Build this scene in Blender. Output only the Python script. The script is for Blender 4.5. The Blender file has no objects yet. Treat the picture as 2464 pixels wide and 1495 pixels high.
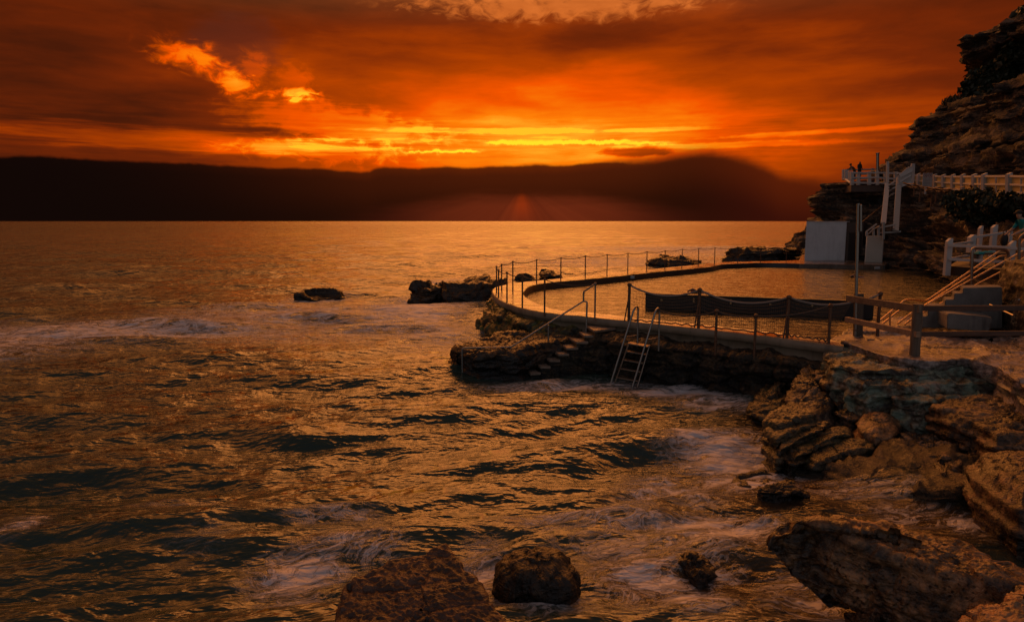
import bpy, bmesh, math, random
import numpy as np
from mathutils import Vector, Matrix

# ------------------------------------------------------------------ camera
SC = bpy.context.scene
COL = SC.collection
CAM_H = 4.4
F = 1643.0                                   # focal length in pixels of a 2464 px wide picture
PITCH = math.atan(216.5 / F)
cam_d = bpy.data.cameras.new("camera")
cam_d.sensor_width = 36.0
cam_d.lens = 36.0 * F / 2464.0
cam_d.clip_start = 0.1
cam_d.clip_end = 20000
cam = bpy.data.objects.new("camera", cam_d)
cam.location = (0, 0, CAM_H)
cam.rotation_euler = (math.pi / 2 - PITCH, 0, 0)
COL.objects.link(cam)
SC.camera = cam
SC.view_settings.view_transform = 'Standard'
SC.view_settings.look = 'None'
SC.view_settings.exposure = 0.0
SC.view_settings.gamma = 1.0
SC.cycles.max_bounces = 6
SC.cycles.transparent_max_bounces = 8

def ray(u, v):
    a = (u - 1232) / F; b = (747.5 - v) / F
    return a, math.cos(PITCH) + b * math.sin(PITCH), -math.sin(PITCH) + b * math.cos(PITCH)
def P(u, v, z=None, D=None):
    """photo pixel (2464 wide) -> world point on the plane z, or at distance y = D"""
    dx, dy, dz = ray(u, v)
    t = (z - CAM_H) / dz if D is None else D / dy
    return Vector((dx * t, dy * t, CAM_H + dz * t))
def AE(u, v):
    dx, dy, dz = ray(u, v)
    return math.degrees(math.atan2(dx, dy)), math.degrees(math.atan2(dz, math.hypot(dx, dy)))
def lin(r, g, b):
    f = lambda c: ((c / 255 + .055) / 1.055) ** 2.4 if c > 10 else c / 255 / 12.92
    return (f(r), f(g), f(b), 1.0)

# ------------------------------------------------------------------ node maths
class E:
    nt = None
    def __init__(s, v): s.v = v
    @staticmethod
    def m(op, *a, clamp=False):
        n = E.nt.nodes.new('ShaderNodeMath'); n.operation = op; n.use_clamp = clamp
        for i, x in enumerate(a):
            x = x.v if isinstance(x, E) else x
            if isinstance(x, (int, float)): n.inputs[i].default_value = x
            else: E.nt.links.new(x, n.inputs[i])
        return E(n.outputs[0])
    def __add__(s, o): return E.m('ADD', s, o)
    __radd__ = __add__
    def __sub__(s, o): return E.m('SUBTRACT', s, o)
    def __rsub__(s, o): return E.m('SUBTRACT', o, s)
    def __mul__(s, o): return E.m('MULTIPLY', s, o)
    __rmul__ = __mul__
    def __truediv__(s, o): return E.m('DIVIDE', s, o)
    def __pow__(s, o): return E.m('POWER', s, o)
    def __neg__(s): return E.m('MULTIPLY', s, -1.0)
def mx(a, b): return E.m('MAXIMUM', a, b)
def mn(a, b): return E.m('MINIMUM', a, b)
def exp(a): return E.m('EXPONENT', a)
def absn(a): return E.m('ABSOLUTE', a)
def sat(a): return E.m('ADD', a, 0.0, clamp=True)
def ss(a, b, x):
    n = E.nt.nodes.new('ShaderNodeMapRange'); n.interpolation_type = 'SMOOTHSTEP'
    E.nt.links.new(x.v, n.inputs['Value'])
    n.inputs['From Min'].default_value = a; n.inputs['From Max'].default_value = b
    return E(n.outputs['Result'])
def vec(x, y, z):
    n = E.nt.nodes.new('ShaderNodeCombineXYZ')
    for i, q in enumerate((x, y, z)):
        q = q.v if isinstance(q, E) else q
        if isinstance(q, (int, float)): n.inputs[i].default_value = q
        else: E.nt.links.new(q, n.inputs[i])
    return E(n.outputs[0])
def sep(v):
    n = E.nt.nodes.new('ShaderNodeSeparateXYZ'); E.nt.links.new(v.v, n.inputs[0])
    return [E(o) for o in n.outputs]
def noise(v, scale=1.0, detail=4.0, rough=.55, dist=0.0, lac=2.0):
    n = E.nt.nodes.new('ShaderNodeTexNoise')
    E.nt.links.new(v.v, n.inputs['Vector'])
    n.inputs['Scale'].default_value = scale; n.inputs['Detail'].default_value = detail
    n.inputs['Roughness'].default_value = rough; n.inputs['Distortion'].default_value = dist
    n.inputs['Lacunarity'].default_value = lac
    return E(n.outputs['Fac'])
def noisec(v, scale=1.0, detail=3.0):
    n = E.nt.nodes.new('ShaderNodeTexNoise')
    E.nt.links.new(v.v, n.inputs['Vector'])
    n.inputs['Scale'].default_value = scale; n.inputs['Detail'].default_value = detail
    return E(n.outputs['Color'])
def voro(v, scale=1.0, feature='F1', rnd=1.0):
    n = E.nt.nodes.new('ShaderNodeTexVoronoi'); n.feature = feature
    E.nt.links.new(v.v, n.inputs['Vector']); n.inputs['Scale'].default_value = scale
    n.inputs['Randomness'].default_value = rnd
    return E(n.outputs['Distance'])
def vop(op, a, b):
    n = E.nt.nodes.new('ShaderNodeVectorMath'); n.operation = op
    for i, q in enumerate((a, b)):
        q = q.v if isinstance(q, E) else q
        if isinstance(q, (tuple, list)): n.inputs[i].default_value = q
        elif isinstance(q, (int, float)): n.inputs[i].default_value = (q, q, q)
        else: E.nt.links.new(q, n.inputs[i])
    return E(n.outputs['Vector'] if op not in ('LENGTH', 'DOT_PRODUCT') else n.outputs['Value'])
def mixc(f, a, b, blend='MIX'):
    n = E.nt.nodes.new('ShaderNodeMix'); n.data_type = 'RGBA'; n.blend_type = blend
    n.clamp_factor = True
    ins = [n.inputs[0], n.inputs[6], n.inputs[7]]
    for sck, q in zip(ins, (f, a, b)):
        q = q.v if isinstance(q, E) else q
        if isinstance(q, (int, float)): sck.default_value = q if sck is ins[0] else (q, q, q, 1)
        elif isinstance(q, (tuple, list)): sck.default_value = tuple(q) if len(q) == 4 else tuple(q) + (1,)
        else: E.nt.links.new(q, sck)
    return E(n.outputs[2])
def ramp(x, stops, interp='LINEAR'):
    n = E.nt.nodes.new('ShaderNodeValToRGB'); n.color_ramp.interpolation = interp
    el = n.color_ramp.elements
    while len(el) < len(stops): el.new(.5)
    for e, (p, c) in zip(el, stops):
        e.position = p; e.color = c if len(c) == 4 else tuple(c) + (1,)
    E.nt.links.new(x.v, n.inputs[0])
    return E(n.outputs[0])
def curve(x, pts):
    """x already scaled 0..1; pts in 0..1"""
    n = E.nt.nodes.new('ShaderNodeFloatCurve'); c = n.mapping.curves[0]
    while len(c.points) < len(pts): c.points.new(.5, .5)
    for p, (a, b) in zip(c.points, pts): p.location = (a, b); p.handle_type = 'AUTO'
    n.mapping.update()
    E.nt.links.new(x.v, n.inputs['Value'])
    return E(n.outputs[0])

# ------------------------------------------------------------------ sky
SUN_AZ, SUN_EL = 0.9, 24.0                     # degrees right of the view axis, above the horizon
def build_world():
    w = bpy.data.worlds.new("World"); SC.world = w; w.use_nodes = True
    nt = w.node_tree; nt.nodes.clear(); E.nt = nt
    tc = nt.nodes.new('ShaderNodeTexCoord')
    d = E(tc.outputs['Generated'])
    x, y, z = sep(d)
    az = E.m('ARCTAN2', x, y) * 57.2958
    el = E.m('ARCSINE', mx(mn(z, 1.0), -1.0)) * 57.2958
    # cloud coordinates, streaks lie flat
    P0 = vec(az * .1, el * .42, 3.0)
    wv = noisec(vec(az * .12, el * .35, 7.3), 1.0, 3)
    wx, wy, wz = sep(wv)
    P1 = vec(az * .1 + (wx - .5) * .55, el * .45 + (wy - .5) * .5, 1.0)
    n1 = noise(P1, 1.0, 6, .55)                     # broad cloud
    n2 = noise(vec(az * .42 + (wx - .5) * 2.4, el * 1.1 + (wy - .5) * 1.8, 5.0), 1.0, 6, .62)    # puffs
    n4 = noise(vec(az * .75 + (wx - .5) * 2.0, el * 1.35 + (wy - .5) * 1.6, 8.0), 1.0, 7, .58, .5)
    n3 = noise(vec(az * .16, el * 2.4 + (wy - .5) * .9, 9.0), 1.0, 5, .6)       # streaks
    K = lambda u, v: AE(u, v)
    def blob(u, v, su, sv, slope=0.0, warp=1.0):
        a0, e0 = K(u, v); a1, e1 = K(u + su, v - sv)
        sa, se = abs(a1 - a0), abs(e1 - e0)
        da = (az - a0) * (1 / sa)
        de = (el - e0 - (az - a0) * slope + (wy - .5) * (se * 1.2 * warp)) * (1 / se)
        return exp(-(da * da + de * de))
    a0, e0 = K(1330, 335)
    g1 = exp(-(((az - a0) * (1 / 11.)) ** 2.0 if False else (az - a0) * (az - a0) * (1 / 150.) + (el - e0) * (el - e0) * (1 / 16.)))
    g2 = exp(-((az - a0) * (az - a0) * (1 / 640.) + (el - e0) * (el - e0) * (1 / 85.)))
    heat = 0.25 + g2 * .53 + g1 * .10
    low = exp(-((el - 6.4) * (el - 6.4) * (1 / 4.2)))            # the band of light under the deck
    lowl = low * ss(-44., -20., az) 
    heat = heat + (n1 - .5) * .44 + (n3 - .5) * .30 * low
    heat = heat + low * .06 * (1.0 - ss(10., 30., az) * .4)
    def B(*a, k=1.3, lo=.22, hi=.75, nn=n2, **kw):
        q = blob(*a, **kw)
        return ss(lo, hi, q + (nn - .5) * k) * ss(.03, .38, q)
    # dark decks
    heat = heat - blob(330, 240, 420, 85, warp=1.5) * .10 - blob(1380, 95, 240, 42, warp=1.4) * .16
    heat = heat - blob(700, 30, 260, 60) * .08 - blob(900, 290, 110, 22) * .07 - blob(250, 300, 300, 16) * .08
    # puffs torn in the deck, upper left
    PF = dict(k=2.1, lo=.12, hi=.95, nn=n4)
    puffs = mx(B(448, 128, 92, 30, slope=-.1, **PF), mx(B(566, 194, 62, 30, slope=-.2, **PF), mx(B(712, 226, 58, 15, warp=.5, **PF), mx(B(610, 165, 40, 50, **PF) * .45, B(700, 190, 60, 40, **PF) * .3))))
    heat = heat + puffs * .40 + blob(560, 165, 260, 80, slope=-.2) * .10
    heat = heat + blob(566, 196, 30, 16, warp=.4) * .12 * n4
    # peach cloud along the top edge
    top = B(1350, 14, 350, 54, k=2.2, lo=.15, hi=.9, slope=.0, nn=n4)
    # bright ribbons
    rib = mx(B(1150, 314, 340, 11, k=1.3, nn=n3 * .5 + n4 * .5, warp=.8), B(1590, 311, 180, 13, k=1.5, nn=n3 * .5 + n4 * .5, warp=.8))
    ribl = B(830, 300, 280, 44, k=2.0, slope=-.09, warp=1.0, nn=n4 * .5 + n3 * .5)
    wig = (noise(vec(az * .9, 0.0, 2.0), 1.0, 5, .6) - .5)
    def line(u0, u1, v, th, amp=.5, rise=0.):
        aa, ee = K(u0, v); ab, _ = K(u1, v); _, e2 = K(u0, v - th)
        mid = (aa + ab) / 2
        dd = absn(el - ee - wig * amp - rise * (az - mid)) * (1 / abs(e2 - ee))
        return exp(-(dd * dd)) * ss(aa - .6, aa + 1.5, az) * (1.0 - ss(ab - 1.5, ab + .6, az))
    ln = mx(line(1165, 1520, 343, 4.2, .75), line(950, 1165, 363, 3.6, .8, .02) * .75)
    ln = mx(ln, line(1490, 1640, 345, 4, .6) * .5)
    pl = B(770, 364, 230, 26, k=2.0, slope=-.03, nn=n4)
    ll = B(420, 338, 480, 15, k=1.1, slope=-.018, nn=n3)
    rr = mx(B(1960, 318, 330, 26, k=1.7, slope=.02, nn=n3 * .5 + n4 * .5), B(1780, 348, 360, 24, k=1.7, slope=.0, nn=n3 * .4 + n4 * .6) * .8)
    heat = heat + rib * .12 + ribl * .18 + pl * .15 + ll * .2 + rr * .16
    heat = heat - B(1530, 366, 95, 15, k=1.2) * .26 - B(620, 318, 150, 9, k=.7, nn=n3) * .12
    heat = heat + ln * .26
    heat = mn(mx(heat, 0.02), .97 + ln * .05)
    c = ramp(heat, [(0, lin(40, 14, 6)), (.22, lin(74, 27, 9)), (.40, lin(118, 40, 7)), (.58, lin(176, 64, 1)),
                    (.74, lin(243, 84, 0)), (.86, lin(255, 128, 8)), (.95, lin(255, 168, 34)), (1.0, lin(255, 226, 40))])
    c = mixc(top * .92, c, mixc(n2, lin(176, 78, 18), lin(250, 132, 54)))
    mau = B(560, 110, 120, 70, k=.8) * (1.0 - puffs) * .55
    c = mixc(mau, c, lin(90, 40, 26))
    c = mixc(ss(14, 24, el) * 1.0, c, mixc(n1, lin(128, 70, 36), lin(196, 122, 66)))
    gel = ss(16.4, 22., el) * ss(52., 31., el)  # orange glow added to the unseen sky above the frame, lights sea and rocks
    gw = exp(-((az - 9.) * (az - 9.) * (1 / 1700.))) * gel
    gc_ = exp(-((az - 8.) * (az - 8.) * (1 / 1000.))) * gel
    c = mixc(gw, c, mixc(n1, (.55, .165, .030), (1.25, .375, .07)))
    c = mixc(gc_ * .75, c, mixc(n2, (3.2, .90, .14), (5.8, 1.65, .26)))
    # bank of low cloud over the horizon
    EL0, EL1 = -1.0, 8.0
    pts = [(0,378),(60,373),(110,377),(200,381),(330,387),(450,392),(550,398),(640,402),(760,406),(850,412),(880,415),(905,407),(960,403),
           (1050,402),(1150,402),(1250,398),(1380,395),(1420,391),(1500,388),(1560,381),(1640,367),(1690,361),(1740,366),(1800,381),(1855,407),
           (1890,424),(1950,430),(2030,437),(2464,448)]
    A0, A1 = -45., 45.
    cp = [((K(u, v)[0] - A0) / (A1 - A0), (K(u, v)[1] - EL0) / (EL1 - EL0)) for u, v in pts]
    e378 = cp[0][1]
    edge = curve((az - A0) * (1 / (A1 - A0)), [(0, e378)] + cp + [(1, cp[-1][1])]) * (EL1 - EL0) + EL0
    soft = ss(7., 12., az) * .45 + .16
    bump_ = (noise(vec(az * .42, el * .3, 4.0), 1.0, 3, .5) - .5) * .42 + (n4 - .5) * .2 + (n2 - .5) * .3 * ss(7., 12., az)
    under = (edge + bump_ - el) / soft
    bank = ss(-.9, 1.0, under)
    dep = edge - el
    bc = mixc(exp(-((az - 3.) * (az - 3.) * (1 / 420.))) * (1.0 - ss(.3, 4.2, dep) * .72), lin(19, 8, 4), lin(74, 27, 8))
    bc = mixc(ss(12., 22., az) * .7, bc, mixc(ss(0, 4, dep), lin(96, 32, 8), lin(60, 17, 9)))
    bc = mixc(ss(-12., -36., az) * .85, bc, lin(16, 7, 5))
    # gap of lit haze under the bank with shafts
    ac, ec = K(1255, 474)
    hu = absn(az - ac - .6) * (1 / 15.0)
    hup = ec + .05 - mx(hu - .28, 0.0) * 2.3
    gap = ss(.75, -.95, el - hup + (n3 - .5) * .9 + (n1 - .5) * .8) * ss(1.2, .1, hu) * .84
    ang = E.m('ARCTAN2', az - ac, (ec + 1.0) - el)
    sh = noise(vec(ang * 2.2, 0.0, 1.0), 1.6, 3, .6)
    gc = mixc(sh, lin(84, 29, 14), lin(132, 52, 24))
    shaft = exp(-((ang - .02) * (ang - .02) * (1 / .16))) * ss(-1.2, 2.6, el - .2)
    gc = mixc(shaft * .5, gc, lin(206, 66, 8))
    gc = mixc(ss(.4, 1.0, hu), gc, lin(84, 28, 18))
    bc = mixc(ss(.85, .0, under * soft) * exp(-((az - 2.) * (az - 2.) * (1 / 260.))) * .55, bc, lin(104, 38, 6))
    bc = mixc(gap, bc, gc)
    c = mixc(bank, c, bc)
    c = mixc(ss(.2, -1.5, el), c, lin(40, 20, 12))
    # the sky overhead and behind the camera: dull violet grey cloud
    back = ss(.30, -.35, y)
    c = mixc(back, c, mixc(n1, (.085, .068, .064), (.135, .11, .105)))
    zen = ss(.60, .92, z)
    c = mixc(zen, c, (.10, .072, .058))
    c = mixc(ss(.0, -.1, z), c, (.02, .015, .01))
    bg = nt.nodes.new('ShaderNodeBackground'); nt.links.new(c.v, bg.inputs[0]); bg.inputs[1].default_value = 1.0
    sky = nt.nodes.new('ShaderNodeTexSky'); sky.sky_type = 'NISHITA'; sky.sun_disc = False
    sky.sun_elevation = math.radians(SUN_EL); sky.sun_rotation = math.radians(SUN_AZ)
    bg2 = nt.nodes.new('ShaderNodeBackground'); bg2.inputs[1].default_value = .05
    mul = mixc(back * .5, (0, 0, 0, 1), E(sky.outputs[0]))
    nt.links.new(mul.v, bg2.inputs[0])
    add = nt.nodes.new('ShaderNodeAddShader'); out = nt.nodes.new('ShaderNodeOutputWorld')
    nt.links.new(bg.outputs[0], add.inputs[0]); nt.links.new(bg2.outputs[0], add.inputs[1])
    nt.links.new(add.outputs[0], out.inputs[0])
    w.cycles.sampling_method = 'MANUAL'; w.cycles.sample_map_resolution = 1024
build_world()
sun_d = bpy.data.lights.new("sun", 'SUN'); sun_d.energy = 0.5; sun_d.angle = math.radians(38); sun_d.color = (1, .36, .09)
sun = bpy.data.objects.new("sun", sun_d); COL.objects.link(sun)
_sd = Vector((math.sin(math.radians(SUN_AZ)) * math.cos(math.radians(SUN_EL)), math.cos(math.radians(SUN_AZ)) * math.cos(math.radians(SUN_EL)), math.sin(math.radians(SUN_EL))))
sun.rotation_euler = _sd.to_track_quat('Z', 'Y').to_euler()
sun.location = _sd * 100
# ------------------------------------------------------------------ numpy noise
_rs = np.random.RandomState(7)
_perm = _rs.permutation(256); _perm = np.concatenate([_perm, _perm, _perm])
_g3 = _rs.normal(size=(256, 3)); _g3 /= np.linalg.norm(_g3, axis=1)[:, None]
def pn(x, y, z):
    x, y, z = np.broadcast_arrays(np.asarray(x, float), np.asarray(y, float), np.asarray(z, float))
    xi = np.floor(x).astype(int); yi = np.floor(y).astype(int); zi = np.floor(z).astype(int)
    xf, yf, zf = x - xi, y - yi, z - zi
    f = lambda t: t * t * t * (t * (t * 6 - 15) + 10)
    u, v, w = f(xf), f(yf), f(zf)
    def g(a, b, c):
        h = _perm[_perm[_perm[(xi + a) & 255] + ((yi + b) & 255)] + ((zi + c) & 255)]
        gr = _g3[h]
        return gr[..., 0] * (xf - a) + gr[..., 1] * (yf - b) + gr[..., 2] * (zf - c)
    L = lambda t, a, b: a + t * (b - a)
    return 1.5 * L(w, L(v, L(u, g(0,0,0), g(1,0,0)), L(u, g(0,1,0), g(1,1,0))),
                      L(v, L(u, g(0,0,1), g(1,0,1)), L(u, g(0,1,1), g(1,1,1))))
def fbm(x, y, z, o=4, gain=.5, lac=2.03):
    a, s, t = 1.0, 0.0, 0.0
    for i in range(o):
        s = s + a * pn(x, y, z); t += a
        a *= gain; x = x * lac + 17.1; y = y * lac + 5.3; z = z * lac + 9.7
    return s / t * 1.3
def ridged(x, y, z, o=4, gain=.5):
    a, s, t = 1.0, 0.0, 0.0
    for i in range(o):
        s = s + a * (1 - 2.2 * np.abs(pn(x, y, z))); t += a
        a *= gain; x = x * 2.03 + 17.1; y = y * 2.03 + 5.3; z = z * 2.03 + 9.7
    return s / t
def voro2(x, y, z):
    """F1, F2 and a random number per cell"""
    xi, yi, zi = np.floor(x).astype(int), np.floor(y).astype(int), np.floor(z).astype(int)
    f1 = np.full(x.shape, 9.0); f2 = np.full(x.shape, 9.0); rid = np.zeros(x.shape)
    for a in (-1, 0, 1):
        for b in (-1, 0, 1):
            for c in (-1, 0, 1):
                h = _perm[_perm[_perm[(xi + a) & 255] + ((yi + b) & 255)] + ((zi + c) & 255)]
                j = _g3[h] * .42
                d = np.sqrt((xi + a + .5 + j[..., 0] - x) ** 2 + (yi + b + .5 + j[..., 1] - y) ** 2 + (zi + c + .5 + j[..., 2] - z) ** 2)
                n = d < f1
                f2 = np.where(n, f1, np.minimum(f2, d)); rid = np.where(n, h / 255.0, rid); f1 = np.where(n, d, f1)
    return f1, f2, rid
def blocks(x, y, z, o, sx, sz, crack):
    """broken bedded rock: a random step per block and a groove along the joints"""
    wx = x + .25 / sx * pn(x * sx * 1.3 + o, y * sx * 1.3, z * sz); wz = z + .2 / sz * pn(x * sx, y * sx + o, z * sz * 1.2 + 4)
    f1, f2, rid = voro2(wx * sx + o, y * sx + o * .3, wz * sz)
    return rid - .5, crack * (1 - sstep(0, .16, f2 - f1))
def sstep(a, b, x):
    t = np.clip((x - a) / (b - a), 0, 1); return t * t * (3 - 2 * t)

# ------------------------------------------------------------------ mesh helpers
def tag(o, label, cat, group=None, kind=None):
    if label: o['label'] = label
    if cat: o['category'] = cat
    if group: o['group'] = group
    if kind: o['kind'] = kind
    return o
def empty(name, loc, label, cat, group=None):
    o = bpy.data.objects.new(name, None); o.location = loc; o.empty_display_size = .2
    COL.objects.link(o); return tag(o, label, cat, group)
def origin(o):
    p = Vector(o.location)
    while o.parent: o = o.parent; p = p + Vector(o.location)
    return p
def link_mesh(name, verts, faces, mat, parent=None, base=None, smooth=True):
    """verts in world coordinates; base = where the object's origin sits"""
    verts = np.asarray(verts, float)
    off = origin(parent) if parent is not None else Vector(base if base is not None else (0, 0, 0))
    me = bpy.data.meshes.new(name)
    me.from_pydata((verts - np.array(off)).tolist(), [], faces)
    if smooth is True: me.polygons.foreach_set('use_smooth', [True] * len(me.polygons))
    elif smooth is not False: me.polygons.foreach_set('use_smooth', smooth)
    me.update()
    if mat: me.materials.append(mat)
    o = bpy.data.objects.new(name, me); COL.objects.link(o)
    if parent is not None: o.parent = parent
    else: o.location = off
    return o
class MB:
    def __init__(s): s.v = []; s.f = []; s.sm = []
    def add(s, vs, fs, smooth=False):
        n = len(s.v); s.v += [tuple(q) for q in vs]
        s.f += [tuple(i + n for i in f) for f in fs]; s.sm += [smooth] * len(fs)
        return s
    def box(s, c, size, ax=None, bev=.0):
        """box with centre c; ax = 3 axes (rows) or rotation about z in radians"""
        if ax is None: ax = Matrix.Identity(3)
        elif isinstance(ax, (int, float)): ax = Matrix.Rotation(ax, 3, 'Z')
        hx, hy, hz = [q / 2 for q in size]; c = Vector(c)
        bm = bmesh.new(); bmesh.ops.create_cube(bm, size=1.0)
        for v in bm.verts: v.co = Vector((v.co.x * 2 * hx, v.co.y * 2 * hy, v.co.z * 2 * hz))
        if bev > 0: bmesh.ops.bevel(bm, geom=bm.edges[:], offset=min(bev, hx * .8, hy * .8, hz * .8), segments=1, affect='EDGES')
        bm.verts.index_update()
        s.add([c + ax @ v.co for v in bm.verts], [[v.index for v in f.verts] for f in bm.faces])
        bm.free(); return s
    def beam(s, a, b, w, h, up=(0, 0, 1), bev=.006):
        """rectangular beam from a to b; w across, h along 'up'"""
        a, b = Vector(a), Vector(b); d = (b - a); L = d.length; d.normalize()
        u = Vector(up); sd = d.cross(u)
        if sd.length < 1e-4: sd = d.cross(Vector((0, 1, 0)))
        sd.normalize(); u = sd.cross(d).normalized()
        ax = Matrix((d, sd, u)).transposed()
        return s.box((a + b) / 2, (L, w, h), ax, bev)
    def tube(s, pts, r, n=8, cap=True, closed=False):
        pts = [Vector(p) for p in pts]; m = len(pts)
        rr = r if isinstance(r, (list, tuple)) else [r] * m
        vs, fs = [], []
        t0 = (pts[1] - pts[0]).normalized()
        ref = Vector((0, 0, 1)) if abs(t0.z) < .9 else Vector((1, 0, 0))
        nrm = t0.cross(ref).normalized()
        for i, p in enumerate(pts):
            t = (pts[min(i + 1, m - 1)] - pts[max(i - 1, 0)])
            if t.length < 1e-9: t = t0
            t.normalize(); nrm = (nrm - t * nrm.dot(t)).normalized(); bn = t.cross(nrm)
            for k in range(n):
                a = 2 * math.pi * k / n
                vs.append(p + (nrm * math.cos(a) + bn * math.sin(a)) * rr[i])
        for i in range(m - 1):
            for k in range(n):
                fs.append((i * n + k, i * n + (k + 1) % n, (i + 1) * n + (k + 1) % n, (i + 1) * n + k))
        s.add(vs, fs, True)
        if cap:
            n0 = len(s.v)
            s.add(vs[:n], [tuple(range(n))[::-1]]); s.add(vs[-n:], [tuple(range(n))])
        return s
    def ball(s, c, r, n=8, m=6, sc=(1, 1, 1)):
        vs, fs = [], []
        for i in range(m + 1):
            th = math.pi * i / m
            for k in range(n):
                a = 2 * math.pi * k / n
                vs.append((c[0] + r * sc[0] * math.sin(th) * math.cos(a), c[1] + r * sc[1] * math.sin(th) * math.sin(a), c[2] + r * sc[2] * math.cos(th)))
        for i in range(m):
            for k in range(n):
                fs.append((i * n + k, i * n + (k + 1) % n, (i + 1) * n + (k + 1) % n, (i + 1) * n + k)[::-1])
        return s.add(vs, fs, True)
    def build(s, name, mat, parent=None, base=None):
        return link_mesh(name, s.v, s.f, mat, parent, base, s.sm)
def bend(pts, r=.1, k=5):
    """polyline with its inner corners rounded"""
    pts = [Vector(p) for p in pts]; out = [pts[0]]
    for a, b, c in zip(pts, pts[1:], pts[2:]):
        d1 = (a - b); d2 = (c - b); q = min(r, d1.length * .45, d2.length * .45)
        p1 = b + d1.normalized() * q; p2 = b + d2.normalized() * q
        for i in range(k + 1):
            t = i / k; out.append(p1 * (1 - t) ** 2 + b * 2 * t * (1 - t) + p2 * t * t)
    out.append(pts[-1]); return out
def sag(a, b, d, n=10):
    a, b = Vector(a), Vector(b)
    return [a.lerp(b, i / n) - Vector((0, 0, d * 4 * (i / n) * (1 - i / n))) for i in range(n + 1)]
def resample(pts, n, closed=False, smooth=0):
    p = np.array([tuple(q) for q in pts], float)
    if closed: p = np.vstack([p, p[:1]])
    d = np.concatenate([[0], np.cumsum(np.linalg.norm(np.diff(p, axis=0), axis=1))])
    t = np.linspace(0, d[-1], n, endpoint=not closed)
    q = np.stack([np.interp(t, d, p[:, k]) for k in range(p.shape[1])], 1)
    for _ in range(smooth):
        if closed: q = (np.roll(q, 1, 0) + 2 * q + np.roll(q, -1, 0)) / 4
        else: q[1:-1] = (q[:-2] + 2 * q[1:-1] + q[2:]) / 4
    return q
def grid_faces(ny, nx, closed=False):
    i, j = np.meshgrid(np.arange(ny - 1), np.arange(nx if closed else nx - 1), indexing='ij')
    a = i * nx + j; b = i * nx + (j + 1) % nx; c = (i + 1) * nx + (j + 1) % nx; d = (i + 1) * nx + j
    return np.stack([a, b, c, d], -1).reshape(-1, 4)
def grid_normals(S, closed=False):
    if closed: du = np.roll(S, -1, 1) - np.roll(S, 1, 1)
    else: du = np.gradient(S, axis=1)
    dv = np.gradient(S, axis=0)
    n = np.cross(du, dv); l = np.linalg.norm(n, axis=2, keepdims=True); return n / np.maximum(l, 1e-9)
def grid_obj(name, S, mat, parent=None, base=None, closed=False, flip=False, attrs=None, extra=None):
    ny, nx = S.shape[:2]
    f = grid_faces(ny, nx, closed)
    if flip: f = f[:, ::-1]
    me = bpy.data.meshes.new(name)
    off = origin(parent) if parent is not None else Vector(base if base is not None else (0, 0, 0))
    v = S.reshape(-1, 3) - np.array(off)
    me.vertices.add(len(v)); me.vertices.foreach_set('co', v.astype(np.float32).ravel())
    me.loops.add(f.size); me.loops.foreach_set('vertex_index', f.astype(np.int32).ravel())
    me.polygons.add(len(f)); me.polygons.foreach_set('loop_start', np.arange(0, f.size, 4, dtype=np.int32))
    me.polygons.foreach_set('use_smooth', np.ones(len(f), bool))
    me.update(calc_edges=True)
    for k, a in (attrs or {}).items():
        at = me.attributes.new(k, 'FLOAT', 'POINT'); at.data.foreach_set('value', a.astype(np.float32).ravel())
    me.validate()
    if mat: me.materials.append(mat)
    o = bpy.data.objects.new(name, me); COL.objects.link(o)
    if parent is not None: o.parent = parent
    else: o.location = off
    return o

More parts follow.
